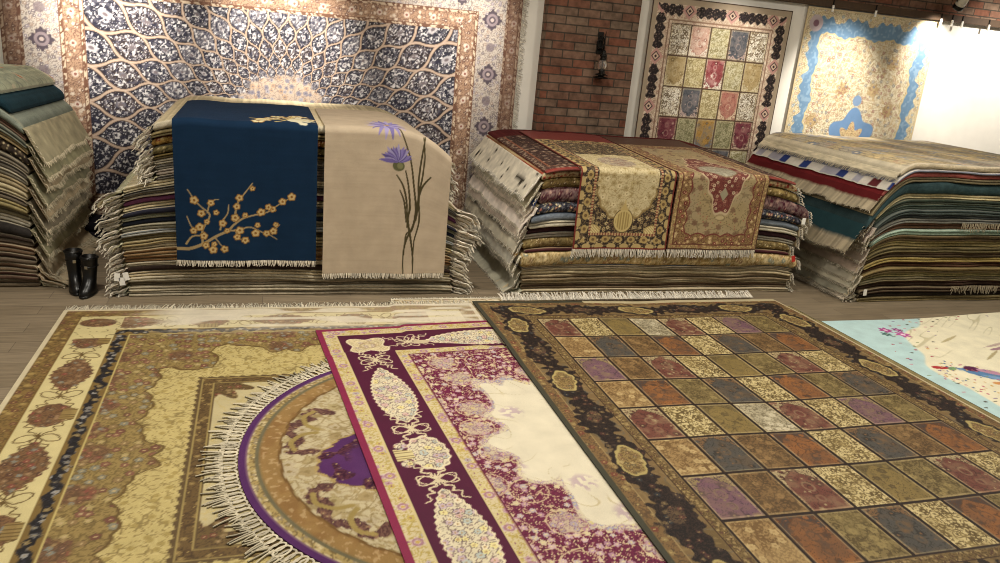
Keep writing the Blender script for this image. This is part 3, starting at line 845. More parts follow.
def paint_wallblue(X, Z):
    x0, x1, z1, z0 = 6.92, 9.13, 3.19, .35
    d = np.minimum(np.minimum(X - x0, x1 - X), np.minimum(z1 - Z, Z - z0))
    lat = np.minimum(X - x0, x1 - X) < np.minimum(z1 - Z, Z - z0)
    along = np.where(lat, Z, X)
    C = flat(X, '#66849f')
    C = mix(C, sm(.55, .75, vn(X / .03, Z / .03, 151)) * .35, '#a8bccb')
    cx = X - (x0 + x1) / 2
    ed = np.minimum(np.abs(np.abs(cx) - 0), 9)
    ax_ = (x1 - x0) / 2 - np.abs(cx); az = np.minimum(z1 - Z, Z - z0)
    cornr = (ax_ + az) * .62
    q_ = np.minimum(np.minimum(ax_, az - .04), cornr - .09)
    wv_ = np.where(ax_ < az, Z, X - .1)
    lim = .275 + .028 * np.cos(wv_ * 2 * PI / .5) + .02 * np.abs(np.cos(wv_ * 2 * PI / .25)) + .02 * (gn(X / .16, Z / .16, 152) - .5)
    F = floral(X, Z, .062, 153, '#d8ceb4', '#94805c', ['#a88c70', '#84807c', '#b79c74', '#967062'], '#e3d9c0', dens=.7, leaf='#a89470', vw=.06)
    C = mix(C, sm(lim, lim + .01, q_), '#c5b488'); C = mix(C, sm(lim + .02, lim + .03, q_), F)
    big = cell(X / .4, Z / .4, 154, .6)
    C = mix(C, (1 - sm(.2, .26, big[0] + .04 * np.cos(8 * np.arctan2(big[4], big[3])))) * (q_ > lim + .03) * (big[2] < .55), floral(X, Z, .05, 155, '#bda67e', '#826c48', ['#8d6054', '#a88c62', '#777480'], '#d0c09a', vw=.07))
    # blue heart with a lotus
    rb = np.hypot(cx / .36, (Z - 1.45) / .42); tb = np.arctan2((Z - 1.45), cx)
    lb = 1 + .14 * np.cos(6 * tb + PI)
    C = mix(C, 1 - sm(lb, lb + .05, rb), '#6a8ab0'); C = mix(C, 1 - sm(.55 + .12 * np.cos(8 * tb), .6 + .12 * np.cos(8 * tb), rb), floral(X, Z, .05, 156, '#d0b98e', '#8c7150', ['#a0705c', '#b89a6c'], '#eadcb8'))
    C = mix(C, 1 - sm(.07, .08, np.hypot(cx, Z - 2.03)), '#7890ae')
    # floral border with lotus points reaching in
    P_ = .56
    a = np.mod(along + .1, P_) - P_ / 2
    bw = .11 + .09 * np.clip(1 - np.abs(a) / .11, 0, 1) + .02 * np.cos(along * 45)
    B = floral(X, Z, .055, 157, '#cfc2a2', '#9a8a68', ['#a8917a', '#8c98a0', '#b7a27c'], '#e9dfc4', dens=.8, vw=.06)
    C = mix(C, 1 - sm(bw, bw + .01, d), B)
    rc = np.hypot(np.minimum(X - x0, x1 - X) - .17, np.minimum(z1 - Z, Z - z0) - .2)
    C = mix(C, 1 - sm(.10, .115, rc), '#b4a5a8'); C = mix(C, 1 - sm(.04, .05, rc), '#7a5a66')
    C = mix(C, d < .02, '#c9b690')
    return C

# draped rugs: u across, h = height above the lower edge, H = length hanging in front
def paint_blossom(u, h, W, H):
    C = flat(u, '#13283f')
    C = mix(C, sm(.4, .8, fb(u / .25, h / .02, 161)) * .25, '#172f49')
    px = lambda x, y: ((x - 174) / 142 * W, (259 - y) / 131 * H)
    A = lambda L: [px(x / 4, 141 + y / 4) for x, y in L]
    lines = [(A([(700, 425), (745, 425), (800, 405), (850, 375), (900, 350), (925, 325), (960, 300), (1000, 288), (1060, 275), (1110, 240), (1170, 205)]), .017, .004),
             (A([(800, 405), (800, 350), (830, 290), (800, 260), (775, 235), (745, 190)]), .010, .004), (A([(735, 405), (760, 375), (805, 370)]), .010, .006),
             (A([(790, 337), (760, 340), (740, 295)]), .007, .004), (A([(870, 345), (880, 310), (900, 280), (905, 245)]), .009, .004),
             (A([(925, 310), (940, 240), (960, 210), (1000, 160)]), .010, .005), (A([(820, 280), (835, 235), (865, 225)]), .007, .004),
             (A([(900, 350), (950, 345), (990, 335), (1060, 362), (1110, 325)]), .009, .004), (A([(930, 345), (945, 380), (985, 395)]), .007, .004), (A([(1060, 362), (1100, 385)]), .006, .003),
             (A([(850, 380), (880, 420)]), .006, .003)]
    for L, w0, w1 in lines:
        L = smooth_line(L, 4)
        us = [p[0] for p in L]; vs = [p[1] for p in L]
        m = (u > min(us) - .05) & (u < max(us) + .05) & (h > min(vs) - .05) & (h < max(vs) + .05)
        if not m.any(): continue
        D, T = seg_dist(u[m], h[m], L)
        w = (w0 * (1 - T) + w1 * T) * .85
        C[m] = mix(C[m], 1 - sm(w - .001, w + .003, D), '#97835f')
    fls = [(770, 232), (835, 240), (797, 283), (818, 315), (790, 337), (765, 352), (805, 372), (845, 405), (840, 428), (812, 410), (880, 320), (897, 350), (930, 297), (937, 252), (948, 217), (970, 287), (948, 348),
           (937, 375), (970, 388), (855, 278), (1035, 275), (1082, 262), (1122, 230), (1020, 328), (1012, 360), (1057, 362), (1085, 352), (1095, 325), (1160, 210), (1065, 255), (886, 425), (1000, 180)]
    def bloom(cx, cy, r0, col='#b8a070'):
        nonlocal C
        m = (np.abs(u - cx) < .08) & (np.abs(h - cy) < .08)
        if not m.any(): return
        x = u[m] - cx; y = h[m] - cy; t = np.arctan2(y, x) + cx * 50; rr = np.hypot(x, y)
        lim = r0 * (.78 + .24 * np.abs(np.cos(2.5 * t)))
        K = mix(C[m], 1 - sm(lim, lim + .005, rr), '#8c6530'); K = mix(K, 1 - sm(lim - .008, lim - .004, rr), col)
        C[m] = mix(K, 1 - sm(r0 * .25, r0 * .35, rr), '#7c5426')
    for k, (x, y) in enumerate(fls):
        c = px(x / 4, 141 + y / 4)
        bloom(c[0], c[1], (.036, .030, .033, .024)[k % 4])
    # pale sprays on the part lying on the stack
    rb_ = random.Random(5)
    for k in range(17):
        q = k / 16
        bloom(W * (.56 + .40 * q + .03 * rb_.random()), H + .12 + .26 * math.sin(q * 3) + .3 * rb_.random() * q, .04 + .03 * rb_.random(), '#cbbe96')
    m_ = (u - W * .88) / .11; n_ = (h - H - .26) / .20
    C = mix(C, 1 - sm(.8, 1.0, np.abs(m_) ** 1.5 + np.abs(n_) ** 1.5 + .8 * (gn(u / .07, h / .12, 164) - .5)), '#c9c2a6')
    for L in ([(.52, .30), (.66, .22), (.8, .34), (.97, .25)], [(.7, .1), (.78, .26), (.84, .5)]):
        D, T = seg_dist(u, h, smooth_line([(W * a, H + b) for a, b in L], 5)); C = mix(C, 1 - sm(.008, .013, D), '#bda66c')
    return C

def paint_thistle(u, h, W, H):
    C = flat(u, '#b0a08a')
    C = mix(C, sm(.35, .8, fb(u / .5, h / .015, 171)) * .3, '#a2937e')
    px = lambda x, y: ((x - 324) / 122 * W, (270 - y) / 131 * H)
    A = lambda L: [px(250 + x / 4, 141 + y / 4) for x, y in L]
    lines = [(A([(612, 520), (610, 440), (620, 380), (645, 320), (660, 250), (658, 130), (668, 20), (676, -40)]), .007, '#433c28'), (A([(652, 520), (648, 440), (636, 370), (622, 300), (628, 250), (618, 170), (604, 115)]), .008, '#433c28'),
             (A([(612, 440), (618, 360), (640, 340), (652, 260), (640, 170), (618, 60), (565, -60)]), .007, '#433c28'), (A([(650, 440), (652, 380), (668, 300), (662, 200), (672, 120), (676, 40), (668, -30)]), .006, '#433c28'),
             (A([(570, 135), (598, 175), (615, 240), (620, 330)]), .007, '#433c28'), (A([(585, 190), (605, 235), (615, 310)]), .006, '#433c28'), (A([(705, 110), (672, 165), (658, 230), (655, 300)]), .007, '#433c28')]
    for L, w, c in lines:
        L = smooth_line(L, 5)
        D, T = seg_dist(u, h, L)
        C = mix(C, 1 - sm(w * (.6 + .6 * np.sin(PI * T)) - .001, w * (.6 + .6 * np.sin(PI * T)) + .003, D), c)
    def head(cx, cy, R, a0, a1, n, flatn=1.):
        nonlocal C
        for k in range(n):
            a = a0 + (a1 - a0) * k / (n - 1)
            L = R * (.75 + .35 * hsh(k, 7, 3))
            e = (cx + L * math.cos(a), cy + L * math.sin(a) * flatn)
            m = (np.abs(u - cx) < R * 1.3) & (np.abs(h - cy) < R * 1.3)
            D, T = seg_dist(u[m], h[m], [(cx, cy), e])
            w = .016 * np.sin(PI * np.clip(T, .04, 1) ** .8) + .003
            C[m] = mix(C[m], 1 - sm(w - .002, w + .003, D), ['#665a90', '#7a6fa4', '#544a7c', '#928ab0'][k % 4])
    c = px(246 + 592 / 4, 140 + 104 / 4)
    x = u - c[0]; y = h - c[1]
    C = mix(C, 1 - sm(.9, 1.05, np.hypot(x / .055, y / .05)), '#57573c'); C = mix(C, 1 - sm(.8, 1.0, np.hypot((x - .012) / .03, y / .03)), '#737250')
    c = px(246 + 585 / 4, 140 + 90 / 4)
    head(c[0], c[1], .145, .35, PI - .1, 17)
    c2 = (W * .49, H + .26)
    for k in range(18):
        a = 2 * PI * k / 18
        D, T = seg_dist(u, h, [c2, (c2[0] + .19 * math.cos(a), c2[1] + .30 * math.sin(a))])
        w = .02 * np.sin(PI * np.clip(T, .05, 1) ** .8) + .002
        C = mix(C, 1 - sm(w, w + .004, D), ['#857ba8', '#9a90b8', '#726898'][k % 3])
    C = mix(C, 1 - sm(.9, 1.1, np.hypot((u - c2[0]) / .03, (h - c2[1]) / .04)), '#a08a5c')
    return C

def paint_medallion_dark(u, h, W, H):
    Lt = 2.3
    d = np.minimum(np.minimum(u, W - u), np.minimum(h, Lt - h))
    lat = np.minimum(u, W - u) < np.minimum(h, Lt - h)
    along = np.where(lat, h, u)
    F = floral(u, h, .05, 181, '#2a211f', '#6e5a40', ['#a8946a', '#8d7a58', '#6a5240', '#bba77a'], '#3c2c26', dens=.75, leaf='#8a764e', vw=.05)
    C = F.copy()
    cu = u - W / 2
    pale = floral(u, h, .075, 182, '#c5b68e', '#a08c60', ['#b5a375', '#d2c49c', '#a8966a'], '#8d7850', dens=.7, vw=.05)
    m1 = np.hypot(cu / .33, (h - .66) / .36); t1 = np.arctan2(h - .66, cu)
    far = np.hypot(cu / .33, (h - 1.5) / .5)
    mid = (np.abs(cu) < .33) & (h > .66) & (h < 1.5)
    ins = np.maximum(1 - sm(.97, 1.03, m1 + .03 * np.cos(14 * t1)), mid * 1.)
    C = mix(C, ins, '#8d764a')
    C = mix(C, np.maximum(1 - sm(.92, .97, m1 + .03 * np.cos(14 * t1)), mid * 1.), pale)
    C = mix(C, (1 - sm(.55, .6, np.hypot(cu / .33, (h - 1.15) / .4))), floral(u, h, .06, 183, '#a99a86', '#7d6a58', ['#8a6a5c', '#b9a888'], '#cbb890'))
    p = np.hypot(cu / .105, (h - .30) / .125)
    C = mix(C, 1 - sm(1.0, 1.06, p), '#5d4a2c'); C = mix(C, 1 - sm(.93, .98, p), '#c2ad74')
    C = mix(C, (1 - sm(.75, .8, p)) * sm(.3, .5, np.abs(np.mod(cu / .028, 1) - .5) * 2), '#9a844e')
    C = mix(C, (1 - sm(.0, .012, np.abs(cu) - .05 * sm(.5, .38, h))) * (h > .41) * (h < .52), '#b9a26a')
    corner = np.hypot((W / 2 - np.abs(cu) - .19) / .09, (h - .19) / .07)
    C = mix(C, 1 - sm(.95, 1.05, corner), '#b19a64'); C = mix(C, (1 - sm(.8, .9, corner)) * (np.mod((cu + h) / .03, 1) > .6), '#dccb96')
    # border: dark floral with tan petals, red guards
    B = floral(u, h, .042, 184, '#241c1b', '#5d4c38', ['#a59068', '#7c6848', '#8a7650'], '#d3c08e', dens=.7, leaf='#7a6848', vw=.06)
    a = np.mod(along, .14) - .07
    B = mix(B, 1 - sm(.9, 1.05, np.hypot(a / .045, (d - .10) / .035)), '#a8905c'); B = mix(B, 1 - sm(.8, 1, np.hypot(a / .02, (d - .10) / .018)), '#6a5436')
    a2 = np.mod(along + .07, .14) - .07
    B = mix(B, 1 - sm(.9, 1.05, np.hypot(a2 / .05, (d - .03) / .03)), '#b09a68')
    C = mix(C, d < .15, B)
    gd = flat(u, '#7d4436'); gd = mix(gd, sm(.4, .6, np.abs(np.mod(along / .03, 1) - .5) * 2), '#b79c70')
    C = mix(C, (d > .145) & (d < .172), gd)
    C = mix(C, d < .016, '#6e2a24')
    return C

def paint_medallion_red(u, h, W, H):
    Lt = 2.3
    d = np.minimum(np.minimum(u, W - u), np.minimum(h, Lt - h))
    lat = np.minimum(u, W - u) < np.minimum(h, Lt - h)
    along = np.where(lat, h, u)
    cu = u - W * .52
    C = flat(u, '#9d8a64')
    dots = cell(u / .035, h / .035, 191)
    C = mix(C, (1 - sm(.18, .26, dots[0])) * (dots[2] < .55), '#7a6a48'); C = mix(C, (1 - sm(.16, .24, dots[0])) * (dots[2] > .82), '#9a5a48')
    C = mix(C, sm(.45, .75, fb(u / .2, h / .2, 192)) * .35, '#a3947a')
    C = mix(C, (1 - sm(.02, .05, np.abs(gn(u / .16, h / .16, 197) - .5))) * .6, '#75654a')
    d_, _, i_, bx_, by_ = cell(u / .12, h / .12, 198); C = mix(C, (1 - sm(.2, .32, d_ + .05 * np.cos(6 * np.arctan2(by_, bx_)))) * (i_ < .5) * .7, '#6d4f3c')
    red = floral(u, h, .052, 193, '#65302b', '#7f463a', ['#b3957c', '#9c705e', '#bda68a', '#7a4c40'], '#52211f', dens=.9, vw=.05)
    hc = 1.0
    t = np.arctan2((h - hc) / 1.9, cu)
    r = np.hypot(cu / .27, (h - hc) / .56)
    lim = 1 + .10 * np.cos(4 * t) - .05 * np.cos(12 * t)
    C = mix(C, 1 - sm(lim, lim + .03, r), '#b9a684'); C = mix(C, 1 - sm(lim - .05, lim - .02, r), red)
    ro = np.hypot(cu / .20, (h - 1.0) / .19)
    C = mix(C, 1 - sm(.95, 1.05, ro), floral(u, h, .06, 194, '#98917e', '#7d7662', ['#a8a28c', '#8a8068'], '#b5ae98'))
    C = mix(C, (1 - sm(.02, .06, np.abs(ro - 1.02))) * .7, '#7d6a4c')
    C = mix(C, 1 - sm(.95, 1.05, np.abs(cu) / .05 + np.abs(h - .62) / .075), '#948c74')
    C = mix(C, 1 - sm(.9, 1.1, np.hypot(cu / .05, (h - .36) / .02)), '#b5a27a')
    B = floral(u, h, .055, 195, '#8a7048', '#5f3a2c', ['#6a2a28', '#b79c70', '#7d3a34', '#a08058'], '#d3bd8e', dens=.85, leaf='#6d4a34', vw=.06)
    sc = .15 + .03 * np.abs(np.cos(along * PI / .17))
    C = mix(C, 1 - sm(sc, sc + .012, d), B)
    C = mix(C, (1 - sm(.004, .009, np.abs(d - sc))), '#6a2e2a')
    gd = floral(u, h, .03, 196, '#9c8458', '#6d5638', ['#7d4a38', '#b79c6c'], '#c8b080')
    C = mix(C, d < .055, gd); C = mix(C, (1 - sm(.004, .008, np.abs(d - .056))), '#5d3226'); C = mix(C, d < .012, '#4d3022')
    return C

# ------------------------------------------------------------------ things on the floor
THK = .011
def rect_sd(X, Y, cx, cy, hw, hh, ang=0):
    c, s = math.cos(ang), math.sin(ang)
    x = (X - cx) * c + (Y - cy) * s; y = -(X - cx) * s + (Y - cy) * c
    return np.maximum(np.abs(x) - hw, np.abs(y) - hh)
SD = {}   # footprints: negative inside
SD['gold'] = lambda X, Y: rect_sd(X, Y, .17, 4.135, 1.70, 2.385)
SD['ivory'] = lambda X, Y: rect_sd(X, Y, 2.0, 6.20, .86, .50)
SD['round'] = lambda X, Y: np.hypot(X - 1.24, Y - 4.0) - 1.375
RANG = math.radians(4.3)
RU = np.array([math.cos(RANG), math.sin(RANG)]); RV = np.array([math.sin(RANG), -math.cos(RANG)])   # across, towards the camera
R0 = np.array([.41, 5.93])
rc_ = R0 + RU * 1.35 + RV * 2.05
SD['red'] = lambda X, Y: rect_sd(X, Y, rc_[0], rc_[1], 1.35, 2.05, RANG)
SD['olive'] = lambda X, Y: rect_sd(X, Y, 4.73, 4.33, .58, 2.01)
SD['birds'] = lambda X, Y: rect_sd(X, Y, 7.0, 4.2, 1.72, 1.70)
SD['garden'] = lambda X, Y: rect_sd(X, Y, 3.5525, 4.315, 1.6675, 2.225)
ORDER = ['ivory', 'gold', 'round', 'red', 'birds', 'olive', 'garden']
def base_z(name, X, Y):
    z = np.zeros(np.shape(X))
    for k in ORDER:
        if k == name: break
        z = z + (THK + .0015) * (1 - sm(-.002, .7 if name == 'garden' else .05, SD[k](X, Y) - (.18 if k == 'round' else 0)))
    return z + .001

def floor_rug(name, label, X, Y, C, mat, key, edge=None, cat='rug', wav=.003):
    z = base_z(key, X, Y) + THK
    z = z + wav * (fb(X / .5, Y / .5, 7) * .5)
    P = np.stack([X, Y, z], -1)
    root = thing(name, label, cat, (0, 0, 0))
    slab('pile', P, np.array([0, 0, 1.]), THK * .9, C, mat, root, edge)
    return root

def lin(a, b, step):
    return np.linspace(a, b, max(2, int(round(abs(b - a) / step)) + 1))

def fringe_row(name, p0, p1, out, length, parent, color, key=None, step=.011, width=.008, seed=1, zoff=.006, rise=0):
    n = int(np.linalg.norm(np.array(p1) - np.array(p0)) / step)
    t = (np.arange(n) + .5) / n
    roots = np.array(p0)[None] * (1 - t)[:, None] + np.array(p1)[None] * t[:, None]
    side = (np.array(p1) - np.array(p0)); side = side / np.linalg.norm(side)
    dirs = np.broadcast_to(np.array(out, float), roots.shape)
    def lift(c, tt):
        c = c.copy(); c[:, 2] = (base_z(key, c[:, 0], c[:, 1]) if key else 0) + (zoff * (1 - .5 * tt) if rise == 0 else zoff + rise * tt) + .002
        return c
    return strands(name, roots, dirs, np.broadcast_to(side, roots.shape), length, width, M_BAND, parent, color, lift=lift, seed=seed)

def G(x0, x1, y0, y1, step):
    return np.meshgrid(lin(x0, x1, step), lin(y0, y1, step), indexing='ij')

def floor_things():
    X, Y = G(-1.53, 1.87, 1.75, 6.52, .0092)
    g = floor_rug('large_rug', 'large gold floor rug with brown medallions in its cream border and a pale worn end', X, Y, paint_gold(X, Y), M_SILK, 'gold', '#cfc3a2')  # the pale end is glare put into the colour, not wear
    fringe_row('fringe', (-1.53, 6.525, 0), (1.87, 6.525, 0), (0.05, 1, 0), .11, g, '#ddd3bc', 'gold', seed=2, width=.012)
    X, Y = G(1.14, 2.86, 5.70, 6.70, .014)
    C = floral(X, Y, .07, 201, '#cdbfa0', '#a89470', ['#b59c78', '#c2a898', '#d8ccb0'], '#e6dcc4')
    dd = np.minimum(X - 1.14, 6.70 - Y); C = mix(C, 1 - sm(.006, .012, np.abs(dd - .03)), '#6d5c44'); C = mix(C, dd < .024, '#ded4bc')
    g = floor_rug('under_rug', 'ivory rug of which a strip shows beyond the far edge of the gold rug', X, Y, C, M_WOOL, 'ivory', '#ded4bc')
    fringe_row('fringe', (1.14, 6.705, 0), (2.86, 6.705, 0), (0, 1, 0), .05, g, '#e6deca', 'ivory', seed=3)
    # round rug
    nr, nt = 132, 840
    R = np.linspace(.002, 1.375, nr)[:, None] * np.ones((1, nt)); T = np.ones((nr, 1)) * np.linspace(0, 2 * PI, nt)[None]
    U = R * np.cos(T); V = R * np.sin(T)
    g = floor_rug('round_rug', 'round beige rug with purple rim and lace fringe, half hidden under the burgundy bordered rug', U + 1.24, V + 4.0, paint_round(U, V), M_WOOL, 'round', '#4f2c58')
    # knotted loops behind the tassels
    def ring(r, a): return np.stack([1.24 + r * np.cos(a), 4.0 + r * np.sin(a)], -1)
    VV = []; FF_ = []; CC = []; nl = 230; kp = 13; rg = np.random.default_rng(4)
    for q in range(nl):
        a0 = 2 * PI * (q + .3 * rg.random()) / nl; tt = np.linspace(0, 2 * PI, kp)
        rl = 1.382 + (.040 + .012 * rg.random()) * (1 - np.cos(tt)); al = a0 + .0165 * np.sin(tt) * (1 + .3 * rg.random())
        mid_ = ring(rl, al); tg = np.gradient(mid_, axis=0); tg /= np.linalg.norm(tg, axis=1, keepdims=True) + 1e-9; nn = np.c_[-tg[:, 1], tg[:, 0]]
        zc = base_z('round', mid_[:, 0], mid_[:, 1]) + .006 + .004 * rg.random()
        o_ = sum(len(x) for x in VV)
        row = [np.c_[mid_ + nn * .006, zc], np.c_[mid_, zc + .005], np.c_[mid_ - nn * .006, zc]]
        VV.append(np.stack(row, 1).reshape(-1, 3)); FF_.append(grid_faces(kp, 3, o_)); CC.append(np.ones((kp * 3, 3)) * hx('#cdc3ac') * (.8 + .25 * rg.random()))
    make_obj('lace_edging', np.concatenate(VV), np.concatenate(FF_), M_BAND, g, np.concatenate(CC))
    n = 640; a = np.linspace(0, 2 * PI, n, endpoint=False)
    p = ring(1.455, a); roots = np.c_[p, np.zeros(n)]
    dirs = np.c_[np.cos(a), np.sin(a), 0 * a]; sides = np.c_[-np.sin(a), np.cos(a), 0 * a]
    def lift(c, tt):
        c = c.copy(); c[:, 2] = base_z('round', c[:, 0], c[:, 1]) + .008 - .003 * tt; return c
    strands('fringe', roots, dirs, sides, .085, .02, M_BAND, g, '#c3b9a0', jit=.65, seed=5, lift=lift)
    # burgundy rug
    uu = lin(0, 2.7, .008); vv = lin(0, 4.1, .008)
    U, V = np.meshgrid(uu, vv, indexing='ij')
    X = R0[0] + RU[0] * U + RV[0] * V; Y = R0[1] + RU[1] * U + RV[1] * V
    floor_rug('floral_rug', 'cream and burgundy floral rug with magenta edge lying over the round rug', X[:, ::-1], Y[:, ::-1], paint_red(U, V)[:, ::-1], M_SILK, 'red', '#93284f')
    X, Y = G(4.15, 5.31, 2.32, 6.34, .02)
    C = flat(X, '#7f7350'); C = mix(C, 5.31 - X < .02, '#3f4034'); C = mix(C, sm(.5, .7, vn(X / .03, Y / .03, 5)) * .4, '#978a64')
    floor_rug('border_rug', 'olive rug showing as a strip between the dark panelled rug and the pale blue rug', X, Y, C, M_WOOL, 'olive', '#3f4034')
    X, Y = G(5.28, 8.72, 2.5, 5.90, .012)
    # the far edge bulges a little towards the stacks
    Yb = Y + .14 * sm(6.3, 8.0, X) * sm(4.5, 5.9, Y)
    floor_rug('picture_rug', 'pale blue rug with cream centre, birds and scattered flowers', X, Yb, paint_birds(X, Y), M_WOOL, 'birds', '#a8c4c4')
    X, Y = G(1.885, 5.22, 2.09, 6.54, .008)
    g = floor_rug('panelled_rug', 'large dark garden rug of coloured panels framed by a black vine border', X, Y, paint_garden(X, Y), M_SILK, 'garden', '#2f2f26')
    fringe_row('fringe', (2.18, 6.545, 0), (4.98, 6.545, 0), (.03, 1, 0), .11, g, '#e6dece', None, seed=6, zoff=.04, width=.018, rise=.035)
floor_things()

# ------------------------------------------------------------------ hanging rugs
def hang_rug(name, label, x0, x1, z0, z1, step, painter, off, amp, seed, mat, edge, fringe=None):
    X, Z = G(x0, x1, z0, z1, step)
    lowf = vn(X / .55, Z * 0 + .5, seed) * .75 + vn(X / .2, Z / 2.2, seed + 1) * .25
    Yv = YW - off - amp * lowf * (.35 + .65 * sm(z1, z0, Z))
    P = np.stack([X, Yv, Z], -1)
    root = thing(name, label, 'rug', ((x0 + x1) / 2, YW - off, z0))
    P = P - np.array([(x0 + x1) / 2, YW - off, z0])
    slab('pile', P, np.array([0, -1., 0]), .01, painter(X, Z), mat, root, edge)
    return root

def wall_things():
    r = hang_rug('wall_rug', 'huge navy and cream dome rug of almond cells hanging on the white wall', -2.50, 2.96, .02, 3.19, .0095, paint_dome, .03, .05, 3, M_SILK, '#6f4a3c')
    # white selvedge tassels beside it on the wall
    n = 230
    z = np.linspace(.05, 3.15, n); off = np.array([(-2.5 + 2.96) / 2, YW - .03, .02])
    roots = np.c_[np.full(n, 2.958), np.full(n, YW - .04), z] - off
    strands('fringe', roots, np.broadcast_to(np.array([.93, 0, -.36]), (n, 3)), np.broadcast_to(np.array([0, 0, 1.]), (n, 3)), .075, .014, M_BAND, r, '#d8d0c0', seed=8)
    hang_rug('wall_rug', 'beige garden rug of shield panels hanging between brick pillar and blue rug', 4.63, 6.67, .2, 3.10, .0085, paint_wallgarden, .07, .05, 13, M_SILK, '#5d4434')
    hang_rug('wall_rug', 'light blue medallion rug hanging from the timber rail on the white wall', 6.92, 9.13, .35, 3.19, .0085, paint_wallblue, .04, .04, 23, M_SILK, '#b9a684')
wall_things()

# ------------------------------------------------------------------ stacks of folded rugs
ORD = ['lowest', 'second', 'third', 'fourth', 'fifth', 'sixth', 'seventh', 'eighth', 'ninth', 'tenth', 'eleventh', 'twelfth', 'thirteenth', 'fourteenth', 'fifteenth', 'sixteenth',
       'seventeenth', 'eighteenth', 'nineteenth', 'twentieth']

